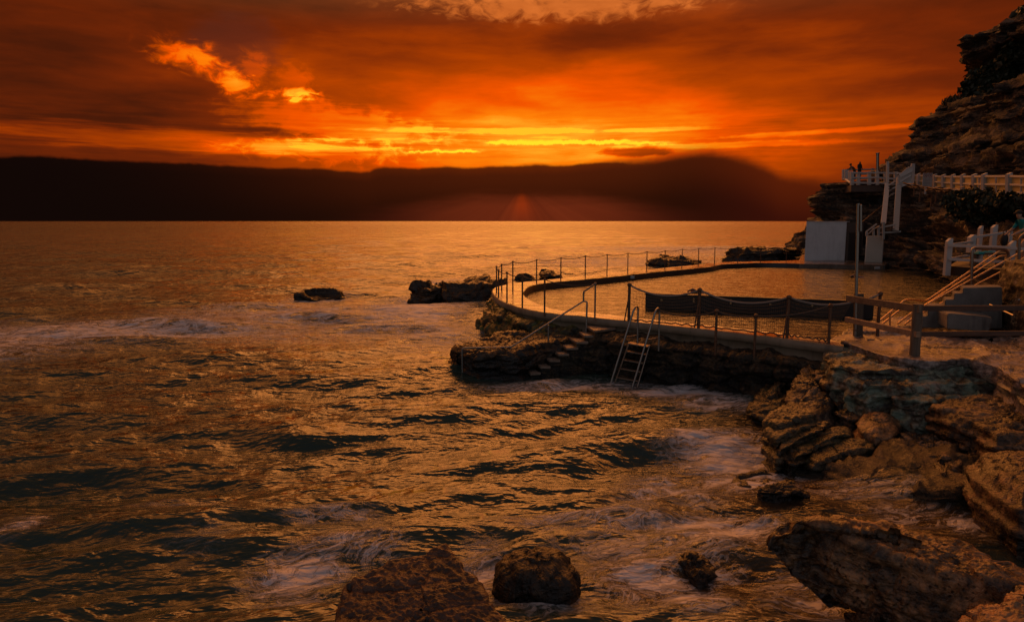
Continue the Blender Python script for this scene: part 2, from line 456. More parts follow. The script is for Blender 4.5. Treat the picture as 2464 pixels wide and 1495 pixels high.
def rock(name, poly, zt, zb, mat, label, seed=0, amp=.12, sc=1.2, strata=.06, sfreq=5.0, rnd=.25, tilt=(0, 0), flare=.1, N=160, M=34,
         cat='rock', group=None, rough=.5, parent=None, pit=0.0, dome=0.0, kind=None, jag=.07, fine=.02, fsc=9.0, blk=None):
    """a rock whose plan outline is poly (world xy, star shaped): rounded top, bedded sides, noise in 3-D"""
    p = resample([q[:2] for q in poly], N, closed=True, smooth=2)
    c = p.mean(0); ang = np.arctan2(*(p - c).T[::-1]); rad = np.linalg.norm(p - c, axis=1)
    p = c + (p - c) * (1 + jag * fbm(np.cos(ang) * 2.3 + seed, np.sin(ang) * 2.3, seed * 3.1, 4))[:, None]
    size = rad.mean()
    ne = 10; top = np.linspace(.02, 1 - rnd * .5, M); rows = []
    for s in top: rows.append((s, 1.0 - dome * s * s, 0))
    s0, z0 = top[-1], 1.0 - dome * top[-1] ** 2
    R = rnd * .5
    for k in range(1, ne + 1):
        a = k / ne * math.pi / 2
        rows.append((s0 + R * math.sin(a), None, R * (1 - math.cos(a))))
    H = zt - zb
    S = []
    for s, zz, dr in rows:
        q = c + (p - c) * s
        z = (zt - H * (1 - zz)) if zz is not None else (zt - H * (1 - z0) - dr * min(size, H) * 1.0)
        S.append(np.column_stack([q, np.full(N, z)]))
    zl = S[-1][0, 2]
    nside = max(8, int(M * .8))
    for k in range(1, nside + 1):
        t = k / nside; z = zl + (zb - zl) * t
        S.append(np.column_stack([c + (p - c) * (1 + flare * t), np.full(N, z)]))
    S = np.array(S)
    S[..., 2] += (S[..., 0] - c[0]) * tilt[0] + (S[..., 1] - c[1]) * tilt[1]
    n = grid_normals(S, True)
    x, y, z = S[..., 0], S[..., 1], S[..., 2]
    o = seed * 7.13
    hz = np.sqrt(n[..., 0] ** 2 + n[..., 1] ** 2)
    zs = z * sfreq + 1.6 * fbm(x * .6 + o, y * .6, z * .3, 2)
    st = sstep(-.25, .25, pn(0 * x + o, 0 * x + 3.3, zs)) - .5
    d = amp * fbm(x * sc + o, y * sc, z * sc * 1.6, 5, rough) + strata * st * 2 * hz + fine * ridged(x * fsc + o, y * fsc, z * fsc * 1.5, 3)
    if blk:
        st_, ck_ = blocks(x, y, z, o, blk[1], blk[2], blk[3]); d = d + blk[0] * st_ - ck_
    if pit > 0:
        w = fbm(x * 7 + o, y * 7, z * 7, 2); d -= pit * sstep(.28, .5, w)
    S = S + n * d[..., None]
    b = (c[0], c[1], zb)
    ob = grid_obj(name, S, mat, parent, b if parent is None else None, closed=True)
    if parent is None: tag(ob, label, cat if kind is None else None, group, kind)
    return ob

# ------------------------------------------------------------------ materials
def new_mat(name):
    m = bpy.data.materials.new(name); m.use_nodes = True; nt = m.node_tree; nt.nodes.clear(); E.nt = nt
    out = nt.nodes.new('ShaderNodeOutputMaterial'); b = nt.nodes.new('ShaderNodeBsdfPrincipled')
    nt.links.new(b.outputs[0], out.inputs[0]); return m, nt, b, out
def setin(nt, b, k, q):
    q = q.v if isinstance(q, E) else q
    if isinstance(q, (int, float)): b.inputs[k].default_value = q
    elif isinstance(q, (tuple, list)): b.inputs[k].default_value = tuple(q) if len(q) == 4 else tuple(q) + (1,)
    else: nt.links.new(q, b.inputs[k])
def bump(nt, b, h, dist=.03, strength=1.0, chain=None):
    n = nt.nodes.new('ShaderNodeBump'); n.inputs['Distance'].default_value = dist; n.inputs['Strength'].default_value = strength
    nt.links.new(h.v, n.inputs['Height'])
    if chain: nt.links.new(chain.outputs[0], n.inputs['Normal'])
    if b is not None: nt.links.new(n.outputs[0], b.inputs['Normal'])
    return n
def pos(): 
    g = E.nt.nodes.new('ShaderNodeNewGeometry'); return E(g.outputs['Position'])
def nrmz():
    g = E.nt.nodes.new('ShaderNodeNewGeometry'); return sep(E(g.outputs['Normal']))[2]
def objc():
    t = E.nt.nodes.new('ShaderNodeTexCoord'); return E(t.outputs['Object'])
def grooved_mat(name, c1, c2, c3):
    m, nt, b, out = new_mat(name); p = pos(); x, y, z = sep(p)
    w = noisec(p, 1.5, 3); wx, wy, wz = sep(w)
    g = noise(vec(x * 6 + wx * 2, y * 22 + wy * 5, z * 5), 1.0, 5, .6, .4); n1 = noise(p, 2.2, 6, .62); n2 = noise(p, 14, 5, .65)
    t = sat((n1 - .5) * 1.5 + (g - .5) * 1.3 + (n2 - .5) * .8 + .45)
    pv = ss(.30, .12, voro(p, 13, 'F1') + (n2 - .5) * .4) * ss(.45, .6, n1)
    c = mixc(pv * .7, ramp(t, [(.1, c1), (.5, c2), (.92, c3)]), tuple(q * .3 for q in c1))
    setin(nt, b, 'Base Color', c); setin(nt, b, 'Roughness', .30 + n2 * .22)
    bump(nt, b, g * .5 + n2 * .25 + n1 * .3 - pv * .1, .07, 1.0)
    return m
def rock_mat(name, dark, mid, light, sc=1.0, rough=(.35, .75), strata=1.0, pits=.6, bumpd=.05, moss=None, mossz=None, wetz=None, crack=.5, barn=None):
    m, nt, b, out = new_mat(name)
    p = pos(); x, y, z = sep(p)
    w = noise(p, .7 * sc, 3)
    n1 = noise(p, 1.1 * sc, 6, .62, .3)
    n2 = noise(p, 6 * sc, 6, .65)
    st = noise(vec(x * .5 * sc, y * .5 * sc, z * 6.5 * sc + w * 2.2), 1.0, 5, .6)
    h = n1 * .45 + n2 * .25 + st * (.35 * strata)
    pv = voro(p, 11 * sc, 'F1')
    pm = ss(.34, .12, pv + (n2 - .5) * .5) * ss(.38, .55, n1)
    ck = ss(.035, .0, voro(vec(x + n1 * .5, y + n2 * .2, z * 1.6), .9 * sc, 'DISTANCE_TO_EDGE')) * ss(.4, .6, w)
    t = sat((n1 - .5) * 2.2 + (n2 - .5) * 2.3 + (st - .5) * 1.9 * strata + .44)
    c = ramp(t, [(0.08, dark), (.48, mid), (.92, light)])
    c = mixc(pm * pits, c, tuple(q * .35 for q in dark[:3]))
    c = mixc(ck * crack, c, tuple(q * .25 for q in dark[:3]))
    if barn:
        bv = voro(p, 26, 'F1'); bn = ss(.22, .12, bv) * ss(.48, .62, noise(p, 1.7, 4))
        c = mixc(bn * barn, c, (.42, .38, .34)); h = h + bn * .12
    if moss:
        mm = ss(.42, .62, noise(p, 1.6 * sc, 5, .6) * .8 + n2 * .2)
        if mossz: mm = mm * ss(mossz[0], mossz[1], z + (n1 - .5) * .6)
        c = mixc(mm * moss[0], c, mixc(n2, moss[1], moss[2]))
    r = rough[0] + (rough[1] - rough[0]) * t
    if wetz:
        wt = ss(wetz + .25, wetz - .1, z + (n1 - .5) * .5)
        c = mixc(wt * .62, c, tuple(q * .25 for q in dark[:3])); r = r * (1.0 - wt * .45)
    setin(nt, b, 'Base Color', c); setin(nt, b, 'Roughness', r)
    h = h - pm * .12 * pits - ck * .25 * crack
    g2 = voro(vop('ADD', p, vop('MULTIPLY', noisec(p, 5 * sc, 3), (.12, .12, .12))), 5.5 * sc, 'DISTANCE_TO_EDGE')
    h = h - ss(.10, .0, g2) * .07 * ss(.40, .62, n1) + noise(p, 20 * sc, 5, .65) * .16
    bump(nt, b, h, bumpd * 1.6, 1.0)
    return m
def plain(name, col, rough=.5, metal=0.0, var=.15, sc=6.0, bumpd=.004, rust=None, streak=False):
    m, nt, b, out = new_mat(name)
    p = objc(); x, y, z = sep(p)
    n = noise(p, sc, 5, .6); n2 = noise(vec(x, y, z * (.12 if streak else 1.0)), sc * 2.3, 4, .6)
    k = 1.0 - var + (n * .6 + n2 * .4) * var * 2
    c = mixc(1.0, col, vec(k, k, k), 'MULTIPLY')
    r = rough - .1 + n2 * .2
    mt = metal
    if rust:
        rm = ss(rust[0], rust[0] + .12, n * .55 + n2 * .45)
        c = mixc(rm, c, mixc(n2, (.05, .018, .008), (.14, .05, .018))); r = r + rm * .3
        if metal: mt = 1.0 * metal - rm * metal
    setin(nt, b, 'Base Color', c); setin(nt, b, 'Roughness', r); setin(nt, b, 'Metallic', mt)
    if bumpd: bump(nt, b, n2, bumpd, .6)
    return m
def wood_mat(name, c1, c2, axis=0, rough=.7):
    m, nt, b, out = new_mat(name)
    p = objc(); q = sep(p); s = [14., 14., 14.]; s[axis] = 1.2
    v = vec(*[a * k for a, k in zip(q, s)])
    n = noise(v, 1.0, 5, .6, .5); n2 = noise(p, 3.0, 4)
    c = mixc(sat((n - .5) * 2.2 + .5), c1, c2); c = mixc(ss(.55, .75, n2) * .5, c, tuple(k * .4 for k in c1))
    setin(nt, b, 'Base Color', c); setin(nt, b, 'Roughness', rough - .15 + n * .3)
    bump(nt, b, n, .006, .7); return m
# ------------------------------------------------------------------ materials of the place
M = {}
M['cliff'] = rock_mat('cliff_sandstone', (.012, .008, .006), (.042, .027, .018), (.17, .11, .07), .55, (.7, .9), 1.3, .5, .25, crack=.5)
M['headland'] = rock_mat('headland_sandstone', (.012, .008, .006), (.055, .034, .021), (.22, .145, .09), .7, (.6, .85), 1.4, .6, .22, crack=.6)
M['wetrock'] = rock_mat('wet_rock', (.006, .0045, .004), (.018, .011, .007), (.075, .043, .022), 1.6, (.2, .45), 1.0, .7, .07, wetz=.15)
M['boulder'] = rock_mat('brown_boulder', (.025, .012, .006), (.14, .068, .029), (.40, .20, .088), 1.5, (.2, .42), .8, .8, .05, wetz=.12)
M['darkboulder'] = rock_mat('wet_brown_boulder', (.012, .0065, .0035), (.075, .038, .018), (.26, .14, .07), 1.6, (.22, .48), .9, .9, .06, wetz=.2)
M['grooved'] = grooved_mat('grooved_red_rock', (.018, .008, .005), (.07, .028, .016), (.16, .07, .04))
M['ledge'] = rock_mat('bedded_ledge', (.008, .0055, .0035), (.036, .023, .011), (.15, .095, .046), 1.8, (.22, .48), 1.4, .9, .06, moss=(.5, (.03, .035, .012), (.10, .085, .03)), wetz=.1)
M['barnacle'] = rock_mat('barnacled_rock', (.009, .0055, .0035), (.04, .024, .015), (.20, .13, .085), 1.7, (.22, .48), .9, .8, .06, wetz=.1, barn=.7)
M['mossy'] = rock_mat('mossy_rock', (.008, .007, .004), (.03, .024, .012), (.10, .075, .035), 1.5, (.25, .5), .8, .6, .08, moss=(.9, (.035, .04, .008), (.20, .19, .03)))
M['algae'] = rock_mat('algae_ledge', (.014, .009, .005), (.075, .05, .026), (.30, .24, .19), 1.6, (.35, .7), .9, .5, .05, moss=(.62, (.05, .10, .06), (.32, .45, .36)))
M['slab'] = rock_mat('pale_rock_platform', (.05, .035, .029), (.18, .13, .112), (.40, .315, .28), 1.6, (.24, .6), .5, .35, .03, crack=.8, moss=(.92, (.025, .02, .012), (.10, .13, .095)), mossz=(1.50, 1.36))
M['bank'] = rock_mat('pale_rock_bank', (.06, .045, .038), (.22, .165, .145), (.46, .37, .33), 1.4, (.32, .7), .5, .35, .04, crack=.8)
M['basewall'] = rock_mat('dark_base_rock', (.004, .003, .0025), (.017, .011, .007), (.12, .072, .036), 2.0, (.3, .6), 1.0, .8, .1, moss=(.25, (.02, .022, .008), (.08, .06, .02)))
M['darkwall'] = rock_mat('stained_retaining_wall', (.012, .008, .005), (.05, .032, .018), (.30, .22, .13), 2.2, (.5, .8), .3, .9, .03)
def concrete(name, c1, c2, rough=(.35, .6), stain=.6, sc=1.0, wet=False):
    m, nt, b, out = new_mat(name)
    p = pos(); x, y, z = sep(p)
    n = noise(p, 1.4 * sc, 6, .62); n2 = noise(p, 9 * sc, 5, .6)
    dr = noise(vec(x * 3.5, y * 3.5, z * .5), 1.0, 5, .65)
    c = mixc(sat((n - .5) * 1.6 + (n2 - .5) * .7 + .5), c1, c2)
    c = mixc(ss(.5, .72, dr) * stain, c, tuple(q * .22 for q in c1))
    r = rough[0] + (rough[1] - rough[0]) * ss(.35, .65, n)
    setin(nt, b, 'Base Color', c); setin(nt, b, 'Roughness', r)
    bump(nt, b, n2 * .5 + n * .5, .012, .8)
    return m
M['concrete'] = concrete('wall_concrete', (.14, .105, .07), (.28, .215, .15))
M['deck'] = concrete('wet_deck_concrete', (.10, .07, .05), (.2, .14, .1), (.10, .32), .3)
M['stepcon'] = concrete('grey_step_concrete', (.11, .10, .09), (.24, .22, .20), (.6, .85), .5, 1.6)
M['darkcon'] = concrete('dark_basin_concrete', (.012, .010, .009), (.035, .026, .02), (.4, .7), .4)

# ------------------------------------------------------------------ water
def water_mat(name, foamy=True):
    m, nt, b, out = new_mat(name)
    p = pos(); x, y, z = sep(p)
    def attr(k):
        a = nt.nodes.new('ShaderNodeAttribute'); a.attribute_name = k; return E(a.outputs['Fac'])
    if foamy:
        fo, sh, far = attr('foam'), attr('shallow'), attr('far')
        # ripples, longer along the crests
        w = noisec(vec(x * .35, y * .35, 0.), 1.0, 2); wx, wy, wz = sep(w)
        r1 = noise(vec(x * 1.0 + y * .22 + wx, y * 2.2 - x * .35 + wy, .3), 1.0, 3, .5, .25)
        r2 = noise(vec(x * 2.6 + y * .5 + wx * 2., y * 5.5 - x * .9 + wy * 2., 4.), 1.0, 3, .5, .3)
        far2 = attr('far2')
        r0 = noise(vec(x * .20 + y * .05 + wx * .6, y * .55 - x * .06 + wy * .6, 7.), 1.0, 4, .6, .3); rr = noise(vec(x * .05 + y * .01, y * .13 - x * .01, 9.), 1.0, 4, .6, .3)
        h = r1 * .8 + r2 * .26 + r0 * far * 2.2 + rr * far2 * 8.0
        # foam lace pulled along the flow
        q = noisec(vec(x * .8, y * 1.0, 2.), 1.0, 4); qx, qy, qz = sep(q)
        sx = x * 1.0 + qx * 2.6; sy = y * 1.9 - x * .5 + qy * 2.6
        l1 = noise(vec(sx * 1.2, sy * 1.5, 1.), 1.0, 8, .68, .25)
        l2 = absn(noise(vec(sx * 2.4, sy * 3.0, 6.), 1.0, 6, .6, .3) - .5) * 2.0
        lace = ss(.30, .02, l2) * .65 + ss(.42, .72, l1) * .6
        l3 = absn(noise(vec(sx * 7.5, sy * 9.0, 3.), 1.0, 4, .6, .3) - .5) * 2.0
        fil = ss(.13, .0, l2) * (.4 + l1 * .8) + ss(.12, .0, l3) * .5 * l1
        dense = ss(.56, .86, l1 * 1.0 + fo * .34 + (l3 - .4) * .10) * ss(.10, .55, fo)
        f = sat(fil * ss(.03, .5, fo) * ss(.38, .56, l1 + fo * .14) + dense)
        body = mixc(sh, (.026, .044, .036), (.075, .042, .018))
        c = mixc(f * .9, body, mixc(l1, (.40, .38, .40), (.82, .79, .82)))
        setin(nt, b, 'Base Color', c)
        setin(nt, b, 'Roughness', .11 + far * .05 + f * .45)
        b.inputs['IOR'].default_value = 1.34
        setin(nt, b, 'Alpha', sat(1.0 - sh * .55 + f))
        bump(nt, b, h + f * .06, .27, .95)
    else:
        r1 = noise(vec(x * 1.3, y * 3.0, .3), 1.0, 4, .55, .4)
        r2 = noise(vec(x * .5 + y * .2, y * .9, 4.), 1.0, 3, .5, .2)
        setin(nt, b, 'Base Color', (.010, .016, .013)); setin(nt, b, 'Roughness', .17); b.inputs['IOR'].default_value = 1.34
        bump(nt, b, r1 * .7 + r2 * .5, .19, .95)
    return m
M['sea'] = water_mat('sea_water'); M['pool'] = water_mat('pool_water', False)

def ell(u, v, su, sv, amp, rot=0.0):
    c = P(u, v, 0); dx = su * c.y / F; dy = max(.3, abs(P(u, v - sv, 0).y - P(u, v + sv, 0).y) / 2)
    return c.x, c.y, dx, dy, amp, rot
FOAM = [ell(*a) for a in [
    (300, 800, 520, 26, .75), (60, 830, 220, 40, .55), (700, 760, 330, 34, .55), (1000, 745, 120, 38, .95), (1050, 800, 110, 40, .6), (900, 790, 260, 40, .4),
    (770, 720, 90, 14, .6), (1400, 925, 240, 16, .6), (1640, 945, 140, 16, 1.0), (1750, 975, 130, 14, .7), (1780, 1090, 150, 45, 1.0), (1660, 1060, 60, 30, .7),
    (1800, 1150, 130, 40, .7), (1600, 1180, 130, 55, .55), (1740, 1290, 140, 38, 1.0), (1690, 1330, 130, 30, .65), (1480, 1270, 170, 30, .55), (1330, 1275, 120, 24, .5), (1560, 1420, 170, 70, .6), (1640, 1470, 110, 26, .8),
    (720, 1400, 120, 60, .7), (800, 1270, 130, 26, .4), (860, 1340, 120, 34, .55), (1160, 1400, 70, 90, .6), (1500, 1340, 190, 50, .4), (1950, 1460, 120, 70, .6),
    (2200, 1250, 160, 30, .4), (2330, 1270, 60, 40, .6), (1290, 1490, 130, 40, .6), (1720, 1390, 70, 30, .6), (1660, 600, 300, 10, .6), (1500, 630, 330, 14, .55), (1750, 610, 300, 12, .5), (430, 1235, 260, 20, .2), (500, 1340, 130, 60, .18), (60, 1300, 60, 40, .5), (1080, 680, 70, 12, .6), (2080, 1190, 200, 24, .35)]]
SHAL = [ell(*a) for a in [(1900, 1180, 260, 80, 1.0), (2200, 1260, 260, 60, 1.0), (1760, 1420, 260, 70, .8), (1560, 1440, 180, 60, .6), (2050, 1480, 250, 60, .9), (1200, 1420, 120, 60, .4), (1800, 1300, 120, 60, .8), (1850, 1050, 70, 60, .7)]]
def field(L, x, y):
    s = np.zeros_like(x)
    for cx, cy, dx, dy, a, r in L:
        s = np.maximum(s, a * np.exp(-(((x - cx) / dx) ** 2 + ((y - cy) / dy) ** 2) * .9))
    return s
def sea_height(x, y, dr):
    wx = x + 1.4 * pn(x * .12, y * .12, 3.1) + .35 * pn(x * .5, y * .5, 8.1)
    wy = y + 1.4 * pn(x * .12, y * .12, 5.7) + .35 * pn(x * .5, y * .5, 1.1)
    h = np.zeros_like(x); rs = np.random.RandomState(5)
    for i, lam in enumerate([13., 9., 6.2, 4.4, 3.2, 2.4, 1.8, 1.35, 1.0, .75, .55, .4]):
        A = lam * (.0085 if lam > 5 else .020 if lam > .9 else .029)
        a = math.radians(-90 + 15 + rs.uniform(-24, 24)); kx, ky = math.cos(a), math.sin(a)
        ph = 2 * math.pi * (wx * kx + wy * ky) / lam + rs.uniform(0, 6.28)
        w = ((np.sin(ph) + 1) / 2) ** 1.7 * 2 - .8
        g = np.clip(.85 + .7 * pn(x * .22 / lam ** .6 + i * 3.7, y * .35 / lam ** .6, i * 1.9), .1, 1.8)
        fade = np.clip(lam / (4.0 * dr) - .25, 0, 1)
        h += A * w * g * fade
    h += .05 * ridged(wx * .55 + wy * .1, wy * 1.1, 2.2, 4) * np.clip(1.2 / (3 * dr), 0, 1)
    # breaker on the left, and a swell line running in to the right
    c = P(340, 788, 0)
    q = (y - c.y - (x - c.x) * .06 + .7 * pn(x * .25, 0 * x, 4.4))
    h += .42 * np.exp(-(np.where(q > 0, q / 1.6, q / .55)) ** 2) * np.exp(-((x - c.x) / 5.5) ** 2)
    for (u, v, hh, sl, wdt) in ((1050, 1140, .22, .30, 4.0), (500, 1290, .20, .22, 3.5), (1480, 1265, .14, .16, 1.2), (300, 1130, .14, .25, 3.), (900, 620, .3, .05, 30.)):
        c = P(u, v, 0); q = (y - c.y - (x - c.x) * sl + .35 * pn(x * .6, 0 * x, u * .01)); k = max(1., c.y / 12)
        h += hh * np.exp(-(np.where(q > 0, q / (.8 * k), q / (.33 * k))) ** 2) * np.exp(-((x - c.x) / wdt) ** 2)
    return h
def build_sea():
    nr, na = 760, 940
    r = 3.2 * np.exp(np.linspace(0, math.log(9000 / 3.2), nr))
    # finer steps where the picture looks, coarser to the sides
    a = np.concatenate([np.linspace(-80, -42, 60, endpoint=False), np.linspace(-42, 42, na - 120, endpoint=False), np.linspace(42, 88, 60)])
    R, A = np.meshgrid(r, np.radians(a), indexing='ij')
    x, y = R * np.sin(A), R * np.cos(A)
    dr = R * (math.log(9000 / 3.2) / nr)
    z = sea_height(x, y, dr)
    fo = field(FOAM, x, y); sh = field(SHAL, x, y)
    z *= (1 - .6 * sstep(.3, .9, sh)) * np.clip(1 - (R - 2500) / 3000, 0, 1)
    z += .05 * fo * fbm(x * 1.6, y * 2.2, 3.3, 4) * np.clip(.4 / dr, 0, 1)
    S = np.stack([x, y, z], -1)
    o = grid_obj('sea', S, M['sea'], flip=True, attrs={'foam': fo, 'shallow': sh, 'far': sstep(18, 110, R), 'far2': sstep(70, 500, R)})
    tag(o, 'orange lit sea rolling in to the rocks', None, kind='structure')
build_sea()
# sea floor below the shallow water
_g = np.stack(np.meshgrid(np.linspace(-40, 60, 60), np.linspace(-5, 90, 60), indexing='xy'), -1)
_S = np.concatenate([_g, (-.75 + .25 * fbm(_g[..., 0] * .3, _g[..., 1] * .3, 0, 3))[..., None]], -1)
tag(grid_obj('sea_floor', _S, M['ledge'], flip=False), 'brown rock bed under the shallow water', None, kind='structure')

# ------------------------------------------------------------------ sea pool
Z1 = lambda a, b: ((1750 + a * .4482) / 1.6623, (950 + b * .4482) / 1.6623)
Z2 = lambda a, b: ((2600 + a * .4482) / 1.6623, (950 + b * .4482) / 1.6623)
Z3 = lambda a, b: ((3300 + a * .3277) / 1.6623, (550 + b * .3277) / 1.6623)
Z4 = lambda a, b: ((3700 + a * .16723) / 1.6623, (850 + b * .16723) / 1.6623)
Z5 = lambda a, b: ((3300 + a * .33445) / 1.6623, (1050 + b * .33445) / 1.6623)
Z7 = lambda a, b: ((3350 + a * .16722) / 1.6623, (600 + b * .16722) / 1.6623)
ZD, ZW = 1.5, 1.2                                     # deck and pool water level
OUT = [P(*q, z=ZD) for q in [(2030, 834), (1995, 829), (1815, 805), (1723, 794.5), (1588, 780), (1500, 771), (1409, 761), (1309, 752), (1258, 742), (1222, 731), (1196, 718), (1183, 702), (1188, 690)] +
       [Z1(560, 432), Z1(640, 410), Z1(760, 394), Z1(884, 384), Z1(1100, 362), Z1(1318, 342), Z1(1512, 320), Z1(1697, 301), Z1(1866, 286), Z1(2028, 268), Z1(2180, 254), Z1(2327, 239)] +
       [Z2(560, 226), Z2(700, 214), Z2(980, 211), Z2(1210, 205), Z2(1375, 198), Z2(1800, 200), Z2(2090, 215)]]
INN = [P(*q, z=ZD) for q in [(2030, 822), (1988, 816), (1815, 793), (1723, 783.5), (1588, 770), (1500, 761), (1420, 750), Z1(1100, 655), Z1(940, 605), Z1(840, 565), Z1(780, 525), Z1(762, 495)] +
       [Z1(800, 445), Z1(880, 415), Z1(1000, 399), Z1(1200, 383), Z1(1400, 365), Z1(1600, 345), Z1(1800, 323), Z1(2000, 301), Z1(2250, 279), Z1(2454, 258)] +
       [Z2(640, 236), Z2(1000, 223), Z2(1400, 232), Z2(1800, 236), Z2(2100, 243)]]
def build_pool():
    n = 260
    o = resample(OUT, n, smooth=10); i = resample(INN, n, smooth=10)
    nx = np.gradient(o, axis=0); nx = np.stack([nx[:, 1], -nx[:, 0]], 1); nx /= np.linalg.norm(nx, axis=1)[:, None]
    # make the normal point away from the water
    s = np.sign(((o[:, :2] - i[:, :2]) * nx).sum(1)); nx *= np.where(s == 0, 1, s)[:, None]
    wob = .02 * fbm(o[:, 0] * 1.3, o[:, 1] * 1.3, 2.0, 3)
    L = lambda base, off, z: np.column_stack([base[:, :2] + nx * np.asarray(off).reshape(-1, 1) if np.ndim(off) else base[:, :2] + nx * off, np.full(n, z) + wob])
    root = empty('pool_wall', tuple(P(1500, 772, z=ZD)), 'long curved concrete wall and walkway ringing the sea pool', 'pool wall')
    rows = [L(o, -.06, -.3), L(o, -.06, 1.1), L(o, -.05, 1.28), L(o, 0, 1.29), L(o, .02, 1.31), L(o, .02, ZD - .03), L(o, -.02, ZD)]
    grid_obj('outer_face', np.array(rows), M['concrete'], root)
    rows = [L(o, -.022, ZD)]
    for t in np.linspace(.08, .92, 8): rows.append(np.column_stack([o[:, :2] * (1 - t) + i[:, :2] * t, np.full(n, ZD - .01) + wob]))
    rows.append(L(i, .02, ZD))
    grid_obj('walkway', np.array(rows), M['deck'], root)
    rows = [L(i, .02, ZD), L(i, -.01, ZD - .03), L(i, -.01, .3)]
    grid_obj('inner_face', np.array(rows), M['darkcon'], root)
    # the water inside
    poly = [(q[0], q[1]) for q in i[::3]] + [tuple(P(*q, z=ZW))[:2] for q in [(2180, 640), (2300, 668), (2360, 690)]] + [(14.5, 20), (12.2, 17.0), (9.5, 16.2)]
    me = bpy.data.meshes.new('pool_water'); bm = bmesh.new()
    vs = [bm.verts.new((a, b_, ZW)) for a, b_ in poly]; bm.faces.new(vs)
    bmesh.ops.triangulate(bm, faces=bm.faces[:]); bmesh.ops.recalc_face_normals(bm, faces=bm.faces[:])
    for f in bm.faces:
        if f.normal.z < 0: f.normal_flip()
    bm.to_mesh(me); bm.free(); me.materials.append(M['pool'])
    w = bpy.data.objects.new('pool_water', me); COL.objects.link(w)
    tag(w, 'calm golden water inside the sea pool', None, kind='structure')
    return o, i, nx
PO, PI_, PN = build_pool()

# dark low wall that divides the pool
def build_divider():
    a, b = P(1552, 742, z=ZW), P(2101, 766, z=ZW); top = 1.2 + .62
    d = (b - a).normalized(); nrm = Vector((-d.y, d.x, 0))
    root = empty('pool_divider', tuple(a), 'long black low wall standing in the pool water', 'wall')
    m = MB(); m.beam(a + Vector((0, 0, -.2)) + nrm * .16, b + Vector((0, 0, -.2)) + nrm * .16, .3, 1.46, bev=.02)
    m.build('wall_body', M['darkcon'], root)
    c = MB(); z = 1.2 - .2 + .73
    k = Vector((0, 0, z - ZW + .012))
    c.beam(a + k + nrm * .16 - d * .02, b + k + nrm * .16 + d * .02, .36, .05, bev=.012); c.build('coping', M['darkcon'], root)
    for (u, v) in [Z2(105, 556), Z2(392, 545), Z2(392, 567), Z2(722, 557), Z2(722, 581), Z2(1072, 592), Z2(1447, 603)]:
        q = P(u, v, D=a.y); t = (q - a).dot(d)
        # point on the front face along the pixel's ray
        dx, dy, dz = ray(u, v); den = dx * nrm.x + dy * nrm.y
        s = (Vector((a.x, a.y, 0)).dot(nrm)) / den; hit = Vector((dx * s, dy * s, CAM_H + dz * s))
        h = MB(); h.tube([hit - nrm * .05, hit + nrm * .03], .04, 8); h.build('glint_stub', M['glint'], root)
M['glint'] = plain('pale_glint', (.75, .5, .28), .2, 1.0, .1)  # pale metal stubs stand in for the glints on the divider
build_divider()

# ------------------------------------------------------------------ rock under and around the near wall
def skirt(name, base, zt, zb, out_top, out_bot, mat, label, seed, amp=.22, ny=46, nx=360, sc=1.1, kind=None, strata=.10, sf=4.0):
    """bedded rock face that starts at a wall's foot, runs out as a rough shelf and drops to the water"""
    p = resample(base, nx, smooth=4)[:, :2]
    t = np.gradient(p, axis=0); n = np.stack([-t[:, 1], t[:, 0]], 1); n /= np.linalg.norm(n, axis=1)[:, None]
    rows = []
    ot = np.interp(np.linspace(0, 1, nx), np.linspace(0, 1, len(out_top)), out_top); ob = np.interp(np.linspace(0, 1, nx), np.linspace(0, 1, len(out_bot)), out_bot)
    zt_ = np.interp(np.linspace(0, 1, nx), np.linspace(0, 1, len(zt)), zt)
    for k in range(14):
        s = k / 13; rows.append(np.column_stack([p + n * (ot * s - .25 * (1 - s))[:, None], zt_ - .05 * s - .10 * s ** 4]))
    for k in range(1, ny + 1):
        s = k / ny; rows.append(np.column_stack([p + n * (ot + (ob - ot) * s)[:, None], (zt_ - .15) + (zb - zt_ + .15) * s]))
    S = np.array(rows); N_ = grid_normals(S); 
    if N_[..., :2].reshape(-1, 2).dot(np.zeros(2)).sum() or True:
        sg = np.sign((N_[30, :, :2] * n).sum(1)).mean(); N_ = N_ * (1 if sg >= 0 else -1)
    x, y, z = S[..., 0], S[..., 1], S[..., 2]
    hz = np.sqrt(N_[..., 0] ** 2 + N_[..., 1] ** 2)
    st = sstep(-.2, .2, pn(x * .25 + seed, y * .25, z * sf + .8 * fbm(x * .5, y * .5, z, 2))) - .5
    b1, c1 = blocks(x, y, z, seed, 1.0, 2.4, .12)
    d = amp * fbm(x * sc + seed, y * sc, z * sc * 1.4, 5, .55) + strata * st * hz + .05 * ridged(x * 5, y * 5, z * 6 + seed, 3) + (.30 * b1 - c1) * hz
    d[0:2] *= .2
    S = S + N_ * d[..., None]
    b = tuple(p[nx // 2]) + (zb,)
    o = grid_obj(name, S, mat, None, b, flip=bool(sg < 0)); tag(o, label, None if kind else 'rock', None, kind); return o
def voro_np(x, y, z):
    xi, yi, zi = np.floor(x).astype(int), np.floor(y).astype(int), np.floor(z).astype(int)
    best = np.full(x.shape, 9.0)
    for a in (-1, 0, 1):
        for b in (-1, 0, 1):
            for c in (-1, 0, 1):
                h = _perm[_perm[_perm[(xi + a) & 255] + ((yi + b) & 255)] + ((zi + c) & 255)]
                j = _g3[h] * .35
                best = np.minimum(best, (xi + a + .5 + j[..., 0] - x) ** 2 + (yi + b + .5 + j[..., 1] - y) ** 2 + (zi + c + .5 + j[..., 2] - z) ** 2)
    return np.sqrt(best)
